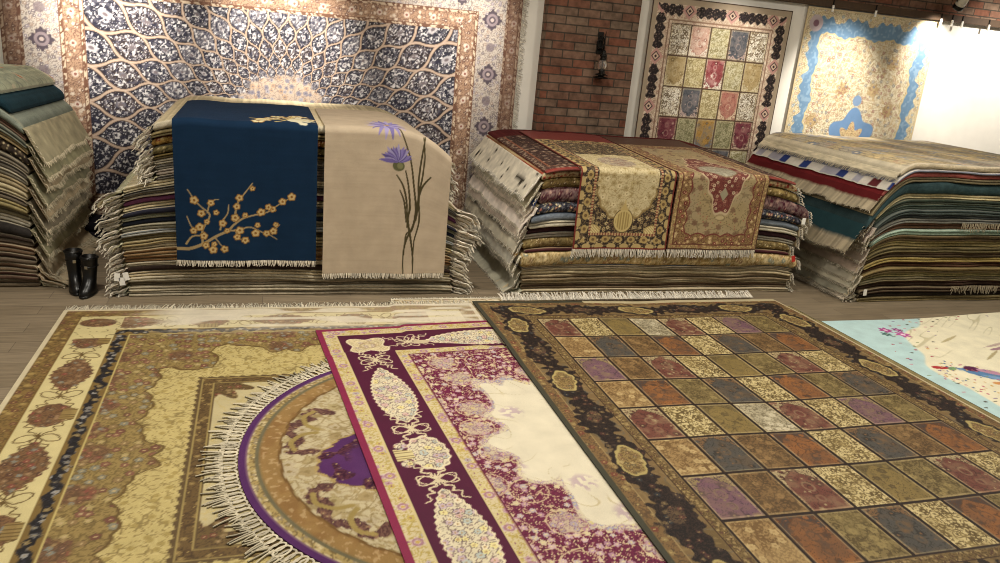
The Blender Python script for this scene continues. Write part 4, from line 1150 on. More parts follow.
class Stack:
    def __init__(s, where, group, x0, x1, yf, yb, H, layers, kL=.1, wL=.5, kR=.1, wR=.5, rise=.0, sides='LR', seed=0, amp=.011, rfac=1.):
        s.where, s.group = where, group
        s.x0, s.x1, s.yf, s.yb = x0, x1, yf, yb
        s.kL, s.wL, s.kR, s.wR, s.rise, s.sides, s.seed, s.amp, s.rfac = kL, wL, kR, wR, rise, sides, seed, amp, rfac
        s.env = {'L': np.full((110, 240), -9.), 'R': np.full((110, 240), -9.)}
        s.layers = layers[::-1]                       # given from the top down
        w = np.array([l.get('t', 1.) for l in s.layers]); s.zs = np.concatenate([[0], np.cumsum(w)]) / w.sum() * H
        s.ext = [(l.get('xa', x0) + .018 * math.sin(i * .33 + seed), l.get('xb', x1) + .018 * math.sin(i * .36 + 2 * seed)) for i, l in enumerate(s.layers)]
    def scale(s, x, y):
        tL = np.clip((s.x0 + s.wL - x) / s.wL, 0, 1.35); tR = np.clip((x - (s.x1 - s.wR)) / s.wR, 0, 1.35)
        return (1 - s.kL * tL ** 2 - s.kR * tR ** 2) * (1 + s.rise * np.clip((y - s.yf) / (s.yb - s.yf), 0, 1))
    def surf(s, i, x, y):
        """height of the boundary under layer i"""
        z = s.zs[i]
        g = min(1., i / 3.)
        w = s.amp * g * (vn(x / .42 + 3.7 * s.seed, y * 0 + i * .22, s.seed) - .5) * 2 + s.amp * .5 * g * (vn(x / .16, y * 0 + i * .4, s.seed + 2) - .5) * 2
        return z * s.scale(x, y) + w
    def top(s, x, y):
        return s.surf(len(s.layers), x, y)
    def ledge(s, i, x, y):
        """highest layer below i that reaches out under (x, y)"""
        z = np.zeros(np.shape(x))
        for j in range(i):
            a, b = s.ext[j]
            if a > np.max(x) + .02 or b < np.min(x) - .02: continue
            inside = (x > a - .012) & (x < b + .012) & (y > s.yf - .06)
            if inside.any(): z = np.where(inside, np.maximum(z, s.surf(j + 1, x, y)), z)
        return z
    def env_at(s, side, y, z):
        e = s.env[side]; r = np.clip(((y - s.yf) / (s.yb - s.yf) * 109).astype(int), 0, 109); b = np.clip((z / .01).astype(int), 1, 238)
        r2 = np.clip(r + 1, 0, 109)
        return np.maximum.reduce([e[r, b], e[r, b + 1], e[r, b - 1], e[r2, b]])
    def env_add(s, side, y, z, out):
        r = np.clip(((y - s.yf) / (s.yb - s.yf) * 109).astype(int), 0, 109); b = np.clip((z / .01).astype(int), 0, 239)
        np.maximum.at(s.env[side], (r.ravel(), b.ravel()), out.ravel())
    def build(s):
        N = len(s.layers)
        for i, l in enumerate(s.layers):
            s.layer(i, l, N)
    def layer(s, i, l, N):
        xa, xb = s.ext[i]
        yf = s.yf + l.get('dy', 0) + .030 * (hsh(i, 7, s.seed) - .5) * 2
        pat = l.get('pat'); single = bool(pat or l.get('plain'))
        step = .010 if (pat or l.get('toppat')) else .02
        X1 = np.unique(np.concatenate([[xa], np.arange(math.ceil(xa / step + .3), math.floor(xb / step - .3) + 1) * step, [xb], xa + np.array([.004, .01, .018, .03]), xb - np.array([.004, .01, .018, .03])]))
        nx = len(X1)
        topn = 190 if l.get('toppat') else 5
        Yt = np.linspace(s.yb, s.yf + .06, topn)
        t_mid = s.zs[i + 1] - s.zs[i]
        pts = [(y, 1.0, 0.) for y in Yt]
        if single:
            rad = min(.05, t_mid * .6); nose = 10
            for k in range(1, nose + 1):
                a = PI * k / (nose + 1)
                pts.append((yf + rad - rad * math.sin(a) ** .7, .5 + .5 * math.cos(a), k / (nose + 1)))
        else:
            cut = .38 + .24 * hsh(i, 3, s.seed)            # the fold shows two thicknesses with a dark slit between
            for (f1, f0, dy, q0) in ((1., cut + .05, .016 * hsh(i, 4, s.seed), 0.), (cut - .05, 0., .016 * hsh(i, 5, s.seed), .5)):
                hm = (f1 + f0) / 2; hr = (f1 - f0) / 2; rad = min(.03, t_mid * hr * 1.2)
                for k in range(1, 7):
                    a = PI * k / 7
                    pts.append((yf + dy + rad - rad * math.sin(a) ** .6, hm + hr * math.cos(a), q0 + .5 * k / 7))
                if q0 == 0: pts.append((yf + .045, cut, .5))
        pts += [(s.yf + .06, 0., 1.), (s.yb, 0., 1.)]
        yy = np.array([p[0] for p in pts]); ff = np.array([p[1] for p in pts]); qq = np.array([p[2] for p in pts])
        XX, YY = np.meshgrid(X1, yy, indexing='ij')
        FF = np.broadcast_to(ff, XX.shape); QQ = np.broadcast_to(qq, XX.shape)
        wob = .022 * (vn(XX / .35, XX * 0 + i * 1.7, s.seed + 5) - .5) * 2
        YY = YY + np.where(YY < s.yf + .055, wob, 0)
        gap = .002
        Z0 = s.surf(i, XX, YY) + gap; Z1 = s.surf(i + 1, XX, YY) - gap
        Z1 = np.maximum(Z1, Z0 + .004)
        re = np.clip(np.minimum(XX - xa, xb - XX) / .03, 0, 1); re = .25 + .75 * np.sqrt(1 - (1 - re) ** 2)
        P = np.stack([XX, YY, Z0 + (Z1 - Z0) * (.4 + (FF - .4) * re)], -1)
        # colour
        base = hx(l['c']); ed = hx(l.get('e', '#b9a988'))
        rr = np.random.default_rng(s.seed * 100 + i)
        alt = base * (.72 + .5 * rr.random()) * .75 + ed * .25 * (.5 + rr.random())
        C = np.ones(XX.shape + (3,)) * base
        if pat:
            C = pat(XX, QQ * t_mid * 1.4 + (YY - yf) * (QQ == 0))
        elif not single:
            C = mix(C, (QQ > .5) * 1., alt)
        if l.get('toppat'):
            C = np.where((QQ == 0)[..., None], l['toppat'](XX, YY), C)
        st = vn(XX / .35, QQ * 5 + i, s.seed + 6); sp = vn(XX / .02, QQ * 9 + i * 3, s.seed + 7)
        C = C * (.74 + .3 * st + .22 * sp)[..., None]
        we = l.get('ew', .22)
        inner = (QQ > 0) & (QQ < 1)
        if single:
            C = mix(C, inner * (1 - sm(we * .7, we, QQ)), ed)
            if l.get('e2', True): C = mix(C, inner * sm(1 - we * .8, 1 - we * .5, QQ) * .8, ed * .85)
        else:
            C = mix(C, inner * (1 - sm(.10, .16, QQ)), ed)
            C = mix(C, inner * (QQ > .5) * (1 - sm(.56, .60, QQ)) * .8, ed * .8)
            if rr.random() < .5: C = mix(C, inner * sm(.86, .9, QQ) * .9, ed * .9)
        V = P.reshape(-1, 3); m = P.shape[1]
        F = grid_faces(nx, m)[:, ::-1]
        col = [C.reshape(-1, 3)]; tri = []; Vs = [V]; o = len(V)
        for k, flip in ((0, False), (nx - 1, True)):
            ring = P[k]; cen = ring.mean(0)
            Vs.append(np.concatenate([ring, cen[None]])); col.append(np.broadcast_to(ed * .8, (m + 1, 3)))
            a = np.arange(m); b = (a + 1) % m
            t = np.stack([o + a, o + b, np.full(m, o + m)], 1)
            tri.append(t[:, ::-1] if flip else t); o += m + 1
        V = np.concatenate(Vs); C = np.concatenate(col)
        org = np.array([(xa + xb) / 2, yf, s.zs[i]])
        root = bpy.data.objects.new('folded_rug', None); COL.objects.link(root); root.location = org
        make_obj('folded_pile', V - org, [F, np.concatenate(tri)], M_FOLD, root, C)
        cnt = f'{ORD[i]} from the floor' if i < N / 2 else (f'{ORD[N - 1 - i]} from the top' if i < N - 1 else 'topmost')
        if i == 0: cnt = 'lowest'
        tag(root, l.get('label') or f"{l['n']} folded rug, {cnt} {s.where}", 'rug', s.group)
        for side in s.sides:
            if l.get('noend'): break
            s.end(root, org, i, l, side, xa if side == 'L' else xb, yf)
        if l.get('ff'):
            a, b = l['ff']; n = int((b - a) / .012); r_ = np.random.default_rng(i)
            xs = a + (b - a) * (np.arange(n) + r_.random(n)) / n
            roots = np.stack([xs, np.full(n, s.yf - .034), s.surf(i, xs, np.full(n, s.yf)) + .3 * t_mid], 1) - org
            dirs = np.tile(np.array([0., -.18, -1.]), (n, 1)); dirs[:, 0] += (r_.random(n) - .5) * .5
            strands('front_fringe', roots, dirs, np.tile(np.array([1., 0, 0]), (n, 1)), .07, .014, M_BAND, root, '#9c9078', jit=.5, seed=i)
        for (ty, tx, col_) in l.get('tags', []):
            s.tagcard(root, org, i, tx, ty, col_)
    def tagcard(s, root, org, i, tx, ty, col_):
        z = float(s.surf(i, np.array(tx), np.array(ty))) + .02
        V, F = box_v(-.022, .022, -.0015, .0015, -.07, 0)
        a = .3 * (random.random() - .5) * 2
        R = np.array(Matrix.Rotation(a, 3, 'Y'))
        V = V @ R.T + np.array([tx, ty, z]) - org
        make_obj('price_tag', V, F, M_PAPER if col_ == 'w' else M_REDTAG, root, smooth=False)
    def end(s, root, org, i, l, side, xe, yf):
        """the kilim end that hangs over the side of the stack, and its fringe"""
        sg = -1 if side == 'L' else 1
        r = np.random.default_rng(1000 * s.seed + i * 7 + (side == 'L'))
        k_ = s.rfac if side == 'R' else 1.
        drop = l.get('drop', .10) * (.9 + .2 * r.random()) * k_; tan = l.get('tan', .28) * k_; ra = l.get('rag', .3)
        ny = 110; K = 8
        yv = np.linspace(yf + .012, s.yb - .02, ny)
        rag = 1 - ra * .5 + ra * vn(yv / .22, yv * 0 + i * .7, s.seed + 8) + ra * .35 * vn(yv / .04, yv * 0, s.seed + i)
        P = np.zeros((ny, K, 3)); C = np.zeros((ny, K, 3))
        zb = s.surf(i, np.full(ny, xe), yv); zt = s.surf(i + 1, np.full(ny, xe), yv)
        zmid = zb + (zt - zb) * .85
        wv = .010 * (vn(yv / .2, yv * 0 + i * .06, s.seed + 9) - .5) * 2
        bc = hx(l.get('b', '#b5a98f')) * (.82 + .28 * r.random()) * (1 + .06 * (r.random(3) - .5))
        for k in range(K):
            q = k / (K - 1)
            sdn = np.clip(q - .10, 0, 1) / .90
            out = .010 * min(1, q * 7) + tan * drop * rag * sdn ** 1.15 + wv * q
            P[:, k, 0] = xe + sg * out
            P[:, k, 1] = yv - .015 * q * (1 - sm(0, .12, yv - yf))
            P[:, k, 2] = zmid - drop * rag * sdn - .010 * q * q
            c = bc * (.80 + .2 * vn(yv / .09, yv * 0 + k * .9, s.seed + i) + .16 * vn(yv / .05, yv * 0 + k * 2.3, i))[:, None]
            if l.get('stripe') and k in l.get('sk', (4,)): c = np.broadcast_to(hx(l['stripe']), c.shape)
            if l.get('bandc'): c = l['bandc'](q, yv)
            C[:, k] = c
        P[:, :, 2] = np.maximum(P[:, :, 2], s.ledge(i, P[:, :, 0], P[:, :, 1]) + .012)
        ev = s.env_at(side, P[:, :, 1], P[:, :, 2])
        ox = np.maximum(sg * P[:, :, 0], ev + .026)
        ox[:, 2:] = np.maximum.accumulate(ox[:, 2:], axis=1)
        P[:, 2:, 0] = sg * ox[:, 2:]
        for q in np.linspace(0, 1, 5)[:-1]:
            Pm = P[:, :-1] * (1 - q) + P[:, 1:] * q
            s.env_add(side, Pm[:, :, 1], Pm[:, :, 2], sg * Pm[:, :, 0])
        nrm = np.array([sg * .9, 0, .4])
        slab('end_band', (P - org) if sg > 0 else (P - org)[::-1], nrm, .007, C if sg > 0 else C[::-1], M_BAND, root)
        fl = l.get('fl', .045)
        if fl <= 0: return
        n = int((s.yb - yf) / .0115); nt = l.get('tuft', 22)
        ty = (np.arange(n) + .25 + .5 * r.random(n)) / n
        f_ = ty * (ny - 1); idx = np.clip(f_.astype(int), 0, ny - 2); fr_ = (f_ - idx)[:, None]
        roots = P[idx, K - 1] * (1 - fr_) + P[idx + 1, K - 1] * fr_ + np.array([sg * .004, 0, .004])
        dirs = np.tile(np.array([sg * (tan * .7 + .10), 0, -1.]), (n, 1)); dirs[:, 0] += sg * l.get('fan', .12) * r.random(n); dirs[:, 1] += (r.random(n) - .5) * l.get('fan', .12) * 1.6
        # loose tassels at the near corner
        tk = 1 + (r.random(nt) * (K - 1)).astype(int)
        rt = P[np.zeros(nt, int), np.clip(tk, 1, K - 1)] + np.array([0, -.004, 0])
        td = np.stack([sg * (.15 + .7 * r.random(nt)), -.15 - .45 * r.random(nt), -.5 - .6 * r.random(nt)], 1)
        roots = np.concatenate([roots, rt]) - org; dirs = np.concatenate([dirs, td]); dirs /= np.linalg.norm(dirs, axis=1, keepdims=True)
        sides = np.concatenate([np.tile(np.array([0, 1., 0]), (n, 1)), np.tile(np.array([.8, .6, 0]), (nt, 1))])
        done = []
        def lift(c, tt):
            c = c.copy(); w = c + org
            w[:, 0] = sg * np.maximum(sg * w[:, 0], s.env_at(side, w[:, 1], w[:, 2]) + .014 + .003 * tt) if tt > 0 else w[:, 0]; c[:, 0] = w[:, 0] - org[0]; done.append(w)
            c[:, 2] = np.maximum(c[:, 2], s.ledge(i, w[:, 0], w[:, 1]) + .006 - org[2]); return c
        strands('fringe', roots, dirs, sides, fl, l.get('fw', .011), M_BAND, root, l.get('f', '#c3b8a0'), jit=.5, seed=i + 50, lift=lift)
        for w in done: s.env_add(side, w[:, 1], w[:, 2], sg * w[:, 0])

M_REDTAG = plain_mat('red_card', '#b8342c', .7, .3, var=.05)

def marked(q, y):
    c = flat(y, '#d0c8b6') * (.86 + .2 * vn(y / .04, y * 0 + q * 9, 4))[:, None]
    return mix(c, (np.abs(y - 7.25) < .12) * (.5 < q < .6) + (np.abs(y - 7.03) < .02) * (.65 < q < .75) + (hsh(np.floor(y / .05), int(q * 7), 9) < .05), '#3a342c')

def fpat(bg, vine, fl, s=.05, seed=0, eye='#d8c8a0'):
    return lambda X, q: floral(X, q, s, seed, bg, vine, fl, eye, dens=.8, vw=.07)

def L(n, c, e='#b9a988', t=1., **k):
    d = dict(n=n, t=t, c='#%02x%02x%02x' % tuple(int(255 * x) for x in (lambda a: a * .78 + .22 * a.mean() + .02)(hx(c))),
             e='#%02x%02x%02x' % tuple(int(255 * x) for x in (lambda a: a * .85 + .15 * a.mean() + .03)(hx(e)))); d.update(k); return d

def plainband(c):
    return lambda X, Y: flat(X, c)

# --- the stack under the blossom and thistle rugs
up = dict(xa=-.86, xb=1.58, drop=.06, tan=.9, fl=.055, tuft=36, fan=.3, f='#e2d9c6', b='#cdc3ab')
lo = dict(drop=.055, tan=.9, fl=.045, tuft=50, fw=.014, fan=.4, f='#e2d9c6', b='#cdc3ab')
S1L = [L('thick cream', '#b3a688', '#bfb395', 1.35, xa=-.84, xb=1.56, drop=.13, tan=.6, plain=1, toppat=plainband('#b3a688')),
       L('olive gold', '#857448', '#4a3e2a', .9, **up), L('red framed gold', '#9c7c3c', '#6d2418', 1.25, ew=.25, pat=fpat('#a08248', '#6a4c24', ['#7d3a24', '#c2a868'], seed=301), **up),
       L('black framed olive', '#5c5434', '#26221c', 1.35, ew=.25, pat=fpat('#6a6040', '#3c3624', ['#8a7c50', '#4a402a'], seed=302), **up), L('dark gold', '#6f5c2c', '#2c2418', .8, **up),
       L('grey beige', '#8a7f6a', '#a89c80', .8, **up), L('slate grey', '#68645c', '#a0967c', .8, **up), L('pinkish grey', '#847468', '#a89a80', .8, **up), L('dark striped', '#4a4440', '#9a8e74', .7, **up),
       L('wide cream', '#b5a47c', '#c3b48c', 1.0, **dict(lo, drop=.13, tan=.45)), L('thin charcoal', '#2e2a28', '#8e8468', .75, **lo), L('warm grey', '#7a7262', '#a89c82', .8, **lo), L('plum', '#5a2a48', '#a8987c', 1.05, plain=1, ew=.12, **lo),
       L('straw coloured', '#ab9a70', '#bdae88', .9, **lo), L('near black navy', '#20202c', '#9a8e76', .95, ew=.15, plain=1, **lo), L('sage green', '#6a6e58', '#a49a7e', .7, **lo), L('midnight blue', '#1e2432', '#8c8470', .85, ew=.16, plain=1, **lo),
       L('olive grey', '#6e6850', '#a0967a', .9, **lo), L('pale blue grey', '#7c8488', '#b0a68e', .85, **lo), L('olive tan', '#7a6a44', '#9c8e6a', .9, **lo), L('mustard tan', '#857046', '#a8986e', .9, **lo),
       L('pale cream', '#b3a480', '#bfb190', .8, **lo), L('rust brown', '#6e4a26', '#a3926c', 1.1, ew=.14, **lo), L('chestnut', '#68421f', '#9c8a66', 1.1, ew=.14, **lo), L('light beige', '#ada084', '#b9ac90', .7, **lo),
       L('dark umber', '#2f211a', '#a09478', 1.0, ew=.16, plain=1, tags=[(6.84, -1.12, 'w'), (6.84, -1.18, 'w')], **lo), L('tan', '#93835f', '#b0a284', .9, tags=[(6.84, -1.15, 'w')], **lo), L('faded beige', '#a09272', '#b4a78a', .85, **lo), L('dusty brown', '#7c6c54', '#a3967a', .85, **lo),
       L('stone coloured', '#95886c', '#aea185', .85, **lo), L('greyish tan', '#867a62', '#a89b80', .85, **lo)]
s1 = Stack('of the stack under the thistle rug', 'folded rugs stacked under the blossom and thistle rugs', -1.12, 1.75, 6.88, 8.95, 1.55, S1L, kL=.12, wL=.65, kR=.20, wR=.6, rise=.0, seed=1)
s1.build()

# --- the stack under the two medallion rugs
big = dict(drop=.20, tan=.42, fl=.032, b='#d3cab6', f='#ddd4c0', tuft=30, rag=.14)
thin = dict(noend=1)
S2L = [L('dark brown floral', '#8d4038', '#8a2c24', .55, ew=.3, xa=2.58, xb=5.45, drop=.1, tan=.3, toppat=lambda X, Y: paint_darktop(X, Y), plain=1, noend=1),
       L('cream dotted', '#b9a47a', '#c3b08a', 1.25, xa=2.56, xb=5.5, pat=fpat('#b7a27a', '#9a7c58', ['#8a3a30', '#6a4a34'], .045, 311, '#7d3028'), drop=.22, tan=.75, fl=.035, f='#e6dfd0', bandc=marked, tuft=34, rag=.2),
       L('gold ornamented', '#8a7038', '#4a3020', 1.75, ew=.12, xa=2.58, xb=5.55, pat=fpat('#857248', '#665332', ['#a08c5c', '#5c4830'], .05, 312), **dict(big, drop=.24, tan=.62)),
       L('mauve key patterned', '#7d5a58', '#5a3c3c', 2.5, ew=.06, xa=2.58, xb=5.72, pat=fpat('#7a6460', '#553238', ['#5d2c38', '#a08078', '#4a2430'], .06, 313, '#b09480'), tags=[(6.80, 5.62, 'w')], **dict(big, tan=.5, drop=.22, stripe='#4a5c96', sk=(3, 4))),
       L('navy floral', '#26283a', '#15161f', 1.5, ew=.1, xa=2.55, xb=5.6, pat=fpat('#25252c', '#5a5a60', ['#a89a78', '#6a6a74', '#8a5a4c'], .04, 314), **dict(big, tan=.45)),
       L('steel blue', '#6a7480', '#3c4654', 1.3, xa=2.5, xb=5.6, plain=1, **big), L('ivory', '#b5aa90', '#c3b89e', 1.0, xa=2.5, xb=5.6, **thin), L('dark maroon', '#3a2024', '#8a7c68', 1.1, ew=.15, xa=2.5, xb=5.62, plain=1, **dict(big, stripe='#1a1a20')),
       L('silver grey', '#9a917e', '#b5aa92', .9, xa=2.48, xb=5.6, **thin), L('amber gold', '#9a7c3a', '#6a5022', 1.5, ew=.1, xa=2.46, xb=5.55, pat=fpat('#82704a', '#604f30', ['#a08c5c', '#5c482c'], .04, 315), **dict(big, stripe='#a5803a')),
       L('thin wine red', '#4f2428', '#8a7454', .7, xa=2.48, xb=5.55, plain=1, tags=[(6.8, 5.58, 'r')], **thin),
       L('cream scrolled', '#b9a478', '#c3b088', 2.4, ew=.06, xa=2.44, xb=5.66, dy=-.03, pat=fpat('#bba67a', '#8a7448', ['#a08050', '#8a6a4c', '#cbb88c', '#7d8478'], .07, 316), **dict(big, drop=.14, stripe='#26242c')),
       L('blue edged beige', '#a39270', '#5c6470', .7, **thin), L('light tan', '#9e8c66', '#b5a47e', 1.0, **big), L('brown', '#6e5a3e', '#a3926e', 1.0, **thin), L('pale tan', '#b09e78', '#bcab86', .7, **big),
       L('dark brown', '#4a3626', '#93825f', .9, **thin), L('worn beige', '#9a8a6a', '#b0a07e', .8, **big)]
def paint_darktop(X, Y):
    d = np.minimum(X - 2.56, Y - 6.86)
    C = floral(X, Y, .08, 321, '#3a2b28', '#5d4a40', ['#7d6a5c', '#5a4438', '#8a7464', '#4d3430'], '#a08c78', dens=.85, vw=.06)
    C = mix(C, (d > .03) & (d < .11), floral(X, Y, .05, 322, '#4a3630', '#6d564a', ['#8a7664'], '#a08c78'))
    C = mix(C, d < .016, '#6d2824'); C = mix(C, 1 - sm(.006, .012, np.abs(d - .115)), '#8a5a44'); C = mix(C, (Y > 8.55), '#4d2020')
    return C
s2 = Stack('of the stack under the medallion rugs', 'folded rugs stacked under the medallion rugs', 2.46, 5.64, 6.85, 8.95, 1.29, S2L, kL=.07, wL=.45, kR=.10, wR=.6, rise=.07, seed=2, amp=.009, rfac=.5)
s2.build()

# --- the stack topped by the coral edged rug
e3 = dict(drop=.14, tan=.42, fl=.03, b='#b9ae9c', f='#c9bea8', tuft=22, rag=.12)
n3 = dict(noend=1)
def flags(q, y):
    return pick(hsh(np.floor(y / .13), 0, 3), ['#2c3a6e', '#c3beb4', '#9a98a2', '#c9c3b8', '#5a2a2c', '#a08a3c', '#bdb8b0', '#2c3a6e']) if q < .95 else flat(y, '#c9c2b4')
def two(c0, c1, cut):
    return lambda q, y: flat(y, c0) if q < cut else flat(y, c1) * (.8 + .3 * vn(y / .02, y * 0, 5))[:, None]
def barred(q, y):
    return mix(flat(y, '#33161a'), (np.mod(y / .07, 1) < .5) * (y < 8.4) * (q > .2), '#cfc5b4')
def paint_s3top(X, Y):
    C = floral(X * .8, Y * .5, .11, 331, '#b5a584', '#8f8270', ['#8d8c90', '#a8927a', '#bfae88', '#7d8088', '#a58870'], '#cbbf9e', dens=.85, vw=.06)
    b = sm(.35, .6, vn(X / .8, Y / .22, 333))
    C = mix(C, b * .45, '#8f8e90'); C = mix(C, sm(.5, .7, vn(X / .5, Y / .16, 334)) * .4, '#c3ad7c')
    C = mix(C, X < 6.53, '#bdb39c')
    return C
S3L = [L('beige and grey floral', '#b09e7c', '#c9bda2', 1.0, xa=6.46, toppat=paint_s3top, plain=1, drop=.05, tan=1.1, fl=.05, b='#b9af99', f='#c3baa4', label='beige and grey floral folded rug lying on top of the stack with coral edge'),
       L('blue and white striped', '#6d6f80', '#c9c2b4', .45, xa=6.40, drop=.07, tan=1.0, fl=.0, bandc=flags, plain=1), L('coral red', '#8f4038', '#a8574b', .9, xa=6.31, ew=.2, plain=1, toppat=plainband('#5f2022'), drop=.16, tan=.85, fl=.02, bandc=two('#571c1e', '#a3977f', .5), f='#b0a48c', e2=False),
       L('olive brown', '#5c5038', '#8a7c58', .8, xa=6.2, noend=1), L('deep teal', '#283e40', '#304a4c', 2.0, xa=6.15, plain=1, ew=.05, drop=.28, tan=.66, fl=.03, bandc=two('#20363a', '#978b74', .6), f='#a89c84', e2=False, label='deep teal folded rug draped over the end of the stack with coral edge'),
       L('straw', '#a39468', '#b3a478', .9, drop=.24, tan=.6, fl=.03, bandc=barred, f='#b3a890'), L('dark green', '#2f3a30', '#5c5c48', .9, **e3), L('bottle green', '#3a4a42', '#6a6a54', .85, **n3), L('charcoal green', '#35403e', '#5c6058', .8, **e3), L('slate', '#4c5456', '#74766c', .8, **n3), L('dull grey', '#565652', '#84806c', .8, ff=(7.40, 8.1), **e3),
       L('reddish brown', '#553628', '#7c684a', 1.1, **dict(e3, stripe='#3a2024')), L('mint green', '#7f9a88', '#a3b09a', 1.0, **n3), L('coffee brown', '#4f3d26', '#7d6c48', 1.1, **e3), L('straw yellow', '#8f7d48', '#a89660', 1.05, **n3), L('dark olive', '#4c4228', '#7a6b42', .9, **e3),
       L('dark walnut', '#42301f', '#6f5c3a', .9, **n3), L('golden tan', '#8d7638', '#9d8850', .9, **e3), L('mahogany', '#44261c', '#6a5030', .95, **n3), L('bronze brown', '#5e4a28', '#847044', .95, **e3), L('khaki', '#857848', '#9c8e60', .9, **n3), L('greyish khaki', '#74694a', '#8f8460', .8, **e3),
       L('dark plum brown', '#3e2620', '#6a563a', .95, ff=(7.5, 8.2), tags=[(6.42, 6.30, 'w')], **e3), L('espresso', '#33241a', '#76664a', .9, **n3), L('almost black', '#241b16', '#7a6c50', .9, **e3), L('dim ochre', '#6d5c34', '#8a7a52', .9, **e3)]
s3 = Stack('of the stack with coral edge', 'folded rugs in the stack with the coral edge', 6.26, 9.6, 6.46, 8.92, 1.56, S3L, kL=.21, wL=.42, kR=.05, wR=.5, rise=.0, sides='L', seed=3, amp=.007)
s3.build()

# --- the stack with the teal rug on top
e0 = dict(drop=.24, tan=.46, fl=.035, b='#b5a98c', f='#c9bda2', tuft=30, rag=.14)
n0 = dict(noend=1)
S0L = [L('pale green grey', '#9aa08a', '#a8a890', 1.3, xb=-2.0, plain=1, noend=1, toppat=lambda X, Y: floral(X, Y, .2, 341, '#a4a890', '#8a9080', ['#b5ac94', '#98a08c'], '#b5603a', dens=.5)),
       L('deep teal', '#122c36', '#18343e', 1.5, xb=-1.93, plain=1, ew=.05, noend=1, e2=False), L('grey green', '#6f786a', '#8a8c78', 1.5, plain=1, **e0), L('reddish brown', '#5c4034', '#7d6c56', .9, **n0),
       L('dim green', '#4c5448', '#807c66', 1.0, **e0), L('ochre fringed', '#7d6a42', '#a39474', 1.1, **n0), L('black', '#2a2420', '#5c5240', 2.0, ew=.08, pat=fpat('#2b2521', '#3c342c', ['#4a4036', '#5c5040'], .04, 342), **e0), L('grey brown', '#5c5346', '#8a7e66', 1.2, **n0),
       L('dark grey', '#4a443c', '#8c8068', 1.0, **e0), L('light grey', '#8d846e', '#a59a80', 1.0, **n0), L('sandy', '#94815a', '#ab9a74', 1.2, **e0), L('cream coloured', '#a89870', '#b5a680', 1.2, **n0), L('dark', '#3a3028', '#8a7c60', .9, **e0), L('honey coloured', '#94824e', '#a89868', 1.2, **n0),
       L('olive', '#625a40', '#8a7e60', 1.3, **e0), L('white edged', '#a39a84', '#c2b8a0', 1.0, **n0), L('charcoal', '#2c2826', '#b0a68c', 1.9, ew=.12, plain=1, **e0), L('dark chocolate', '#372a22', '#a89c80', 1.5, ew=.12, **n0), L('russet', '#5a3c28', '#a09070', 1.2, ew=.12, **e0),
       L('deep brown', '#3c2a20', '#93866a', 1.5, ew=.12, **n0), L('chestnut brown', '#4f3826', '#a39678', 1.3, ew=.14, **e0), L('maroon brown', '#43281f', '#988a6c', 1.2, ew=.14, **e0), L('walnut brown', '#54422e', '#a09274', 1.2, ew=.14, **e0)]
s0 = Stack('of the stack topped with teal', 'folded rugs in the stack topped with teal', -4.4, -1.86, 7.12, 8.95, 1.80, S0L, kL=.05, wL=.5, kR=.14, wR=.4, rise=-.04, sides='R', seed=4)
s0.build()

# ------------------------------------------------------------------ rugs draped over the stacks
def drape(name, label, st, x0, x1, back, zbot, painter, mat, edge, fr, step=.006, skew=0., fl=.055, off=0., seed=0):
    W = x1 - x0
    yf = st.yf - .078 - off
    xs = lin(x0, x1, step)
    # path for each x: lower edge -> up the front -> over the edge -> back on top
    H = None
    nh = int((1.35 - zbot) / step); n2 = int((back - yf) / (step * 1.6))
    rows = []
    ztop = st.top(xs, np.full(xs.shape, st.yf + .05)) + .016 + off
    R = .06
    hh = ztop - R - zbot
    T1 = np.linspace(0, 1, nh)
    Pf = np.zeros((len(xs), nh, 3))
    wav = .012 * np.sin(xs * 7 + seed)[:, None] * (1 - T1)[None] + .006 * np.sin(xs * 17 + seed)[:, None] * (1 - T1)[None]
    Pf[:, :, 0] = xs[:, None] + skew * (1 - T1)[None]
    Pf[:, :, 1] = yf + wav + .012 * np.sin(T1 * PI)[None] - .012
    Pf[:, :, 2] = zbot + hh[:, None] * T1[None]
    na = 14
    A = np.linspace(0, PI / 2, na)[1:]
    Pa = np.zeros((len(xs), na - 1, 3))
    Pa[:, :, 0] = xs[:, None]; Pa[:, :, 1] = yf - .012 + R * (1 - np.cos(A))[None]; Pa[:, :, 2] = (ztop - R)[:, None] + R * np.sin(A)[None]
    yt = np.linspace(yf - .012 + R, back, n2)[1:]
    XX, YY = np.meshgrid(xs, yt, indexing='ij')
    zt = st.top(XX, np.maximum(YY, st.yf + .05)) + .016 + off
    Pt = np.stack([XX, YY, zt], -1)
    P = np.concatenate([Pf, Pa, Pt], 1)
    Hm = float(hh.mean()) + .03
    hv = np.concatenate([(T1 * Hm * 1.0), Hm + R * A, Hm + R * PI / 2 + (yt - yt[0])])
    U, Hh = np.meshgrid(xs - x0, hv, indexing='ij')
    C = painter(U, Hh, W, Hm)
    # normals
    dv = np.gradient(P, axis=1); du = np.gradient(P, axis=0)
    N = np.cross(du, dv); N /= np.linalg.norm(N, axis=-1, keepdims=True) + 1e-9
    org = np.array([(x0 + x1) / 2, yf, zbot])
    root = thing(name, label, 'rug', org)
    slab('pile', P - org, N, .009, C, mat, root, edge)
    n = int(W / .0085); t = (np.arange(n) + .5) / n
    ix = (t * (len(xs) - 1)).astype(int)
    roots = P[ix, 0] - org + np.array([0, .004, 0])
    # a woven hem, then the tassels
    strands('fringe', roots, np.tile([0, 0, -1.], (n, 1)), np.tile([1., 0, 0], (n, 1)), fl, .0125, M_BAND, root, '#e6ddcb', jit=.10, seed=seed + 70)
    return root

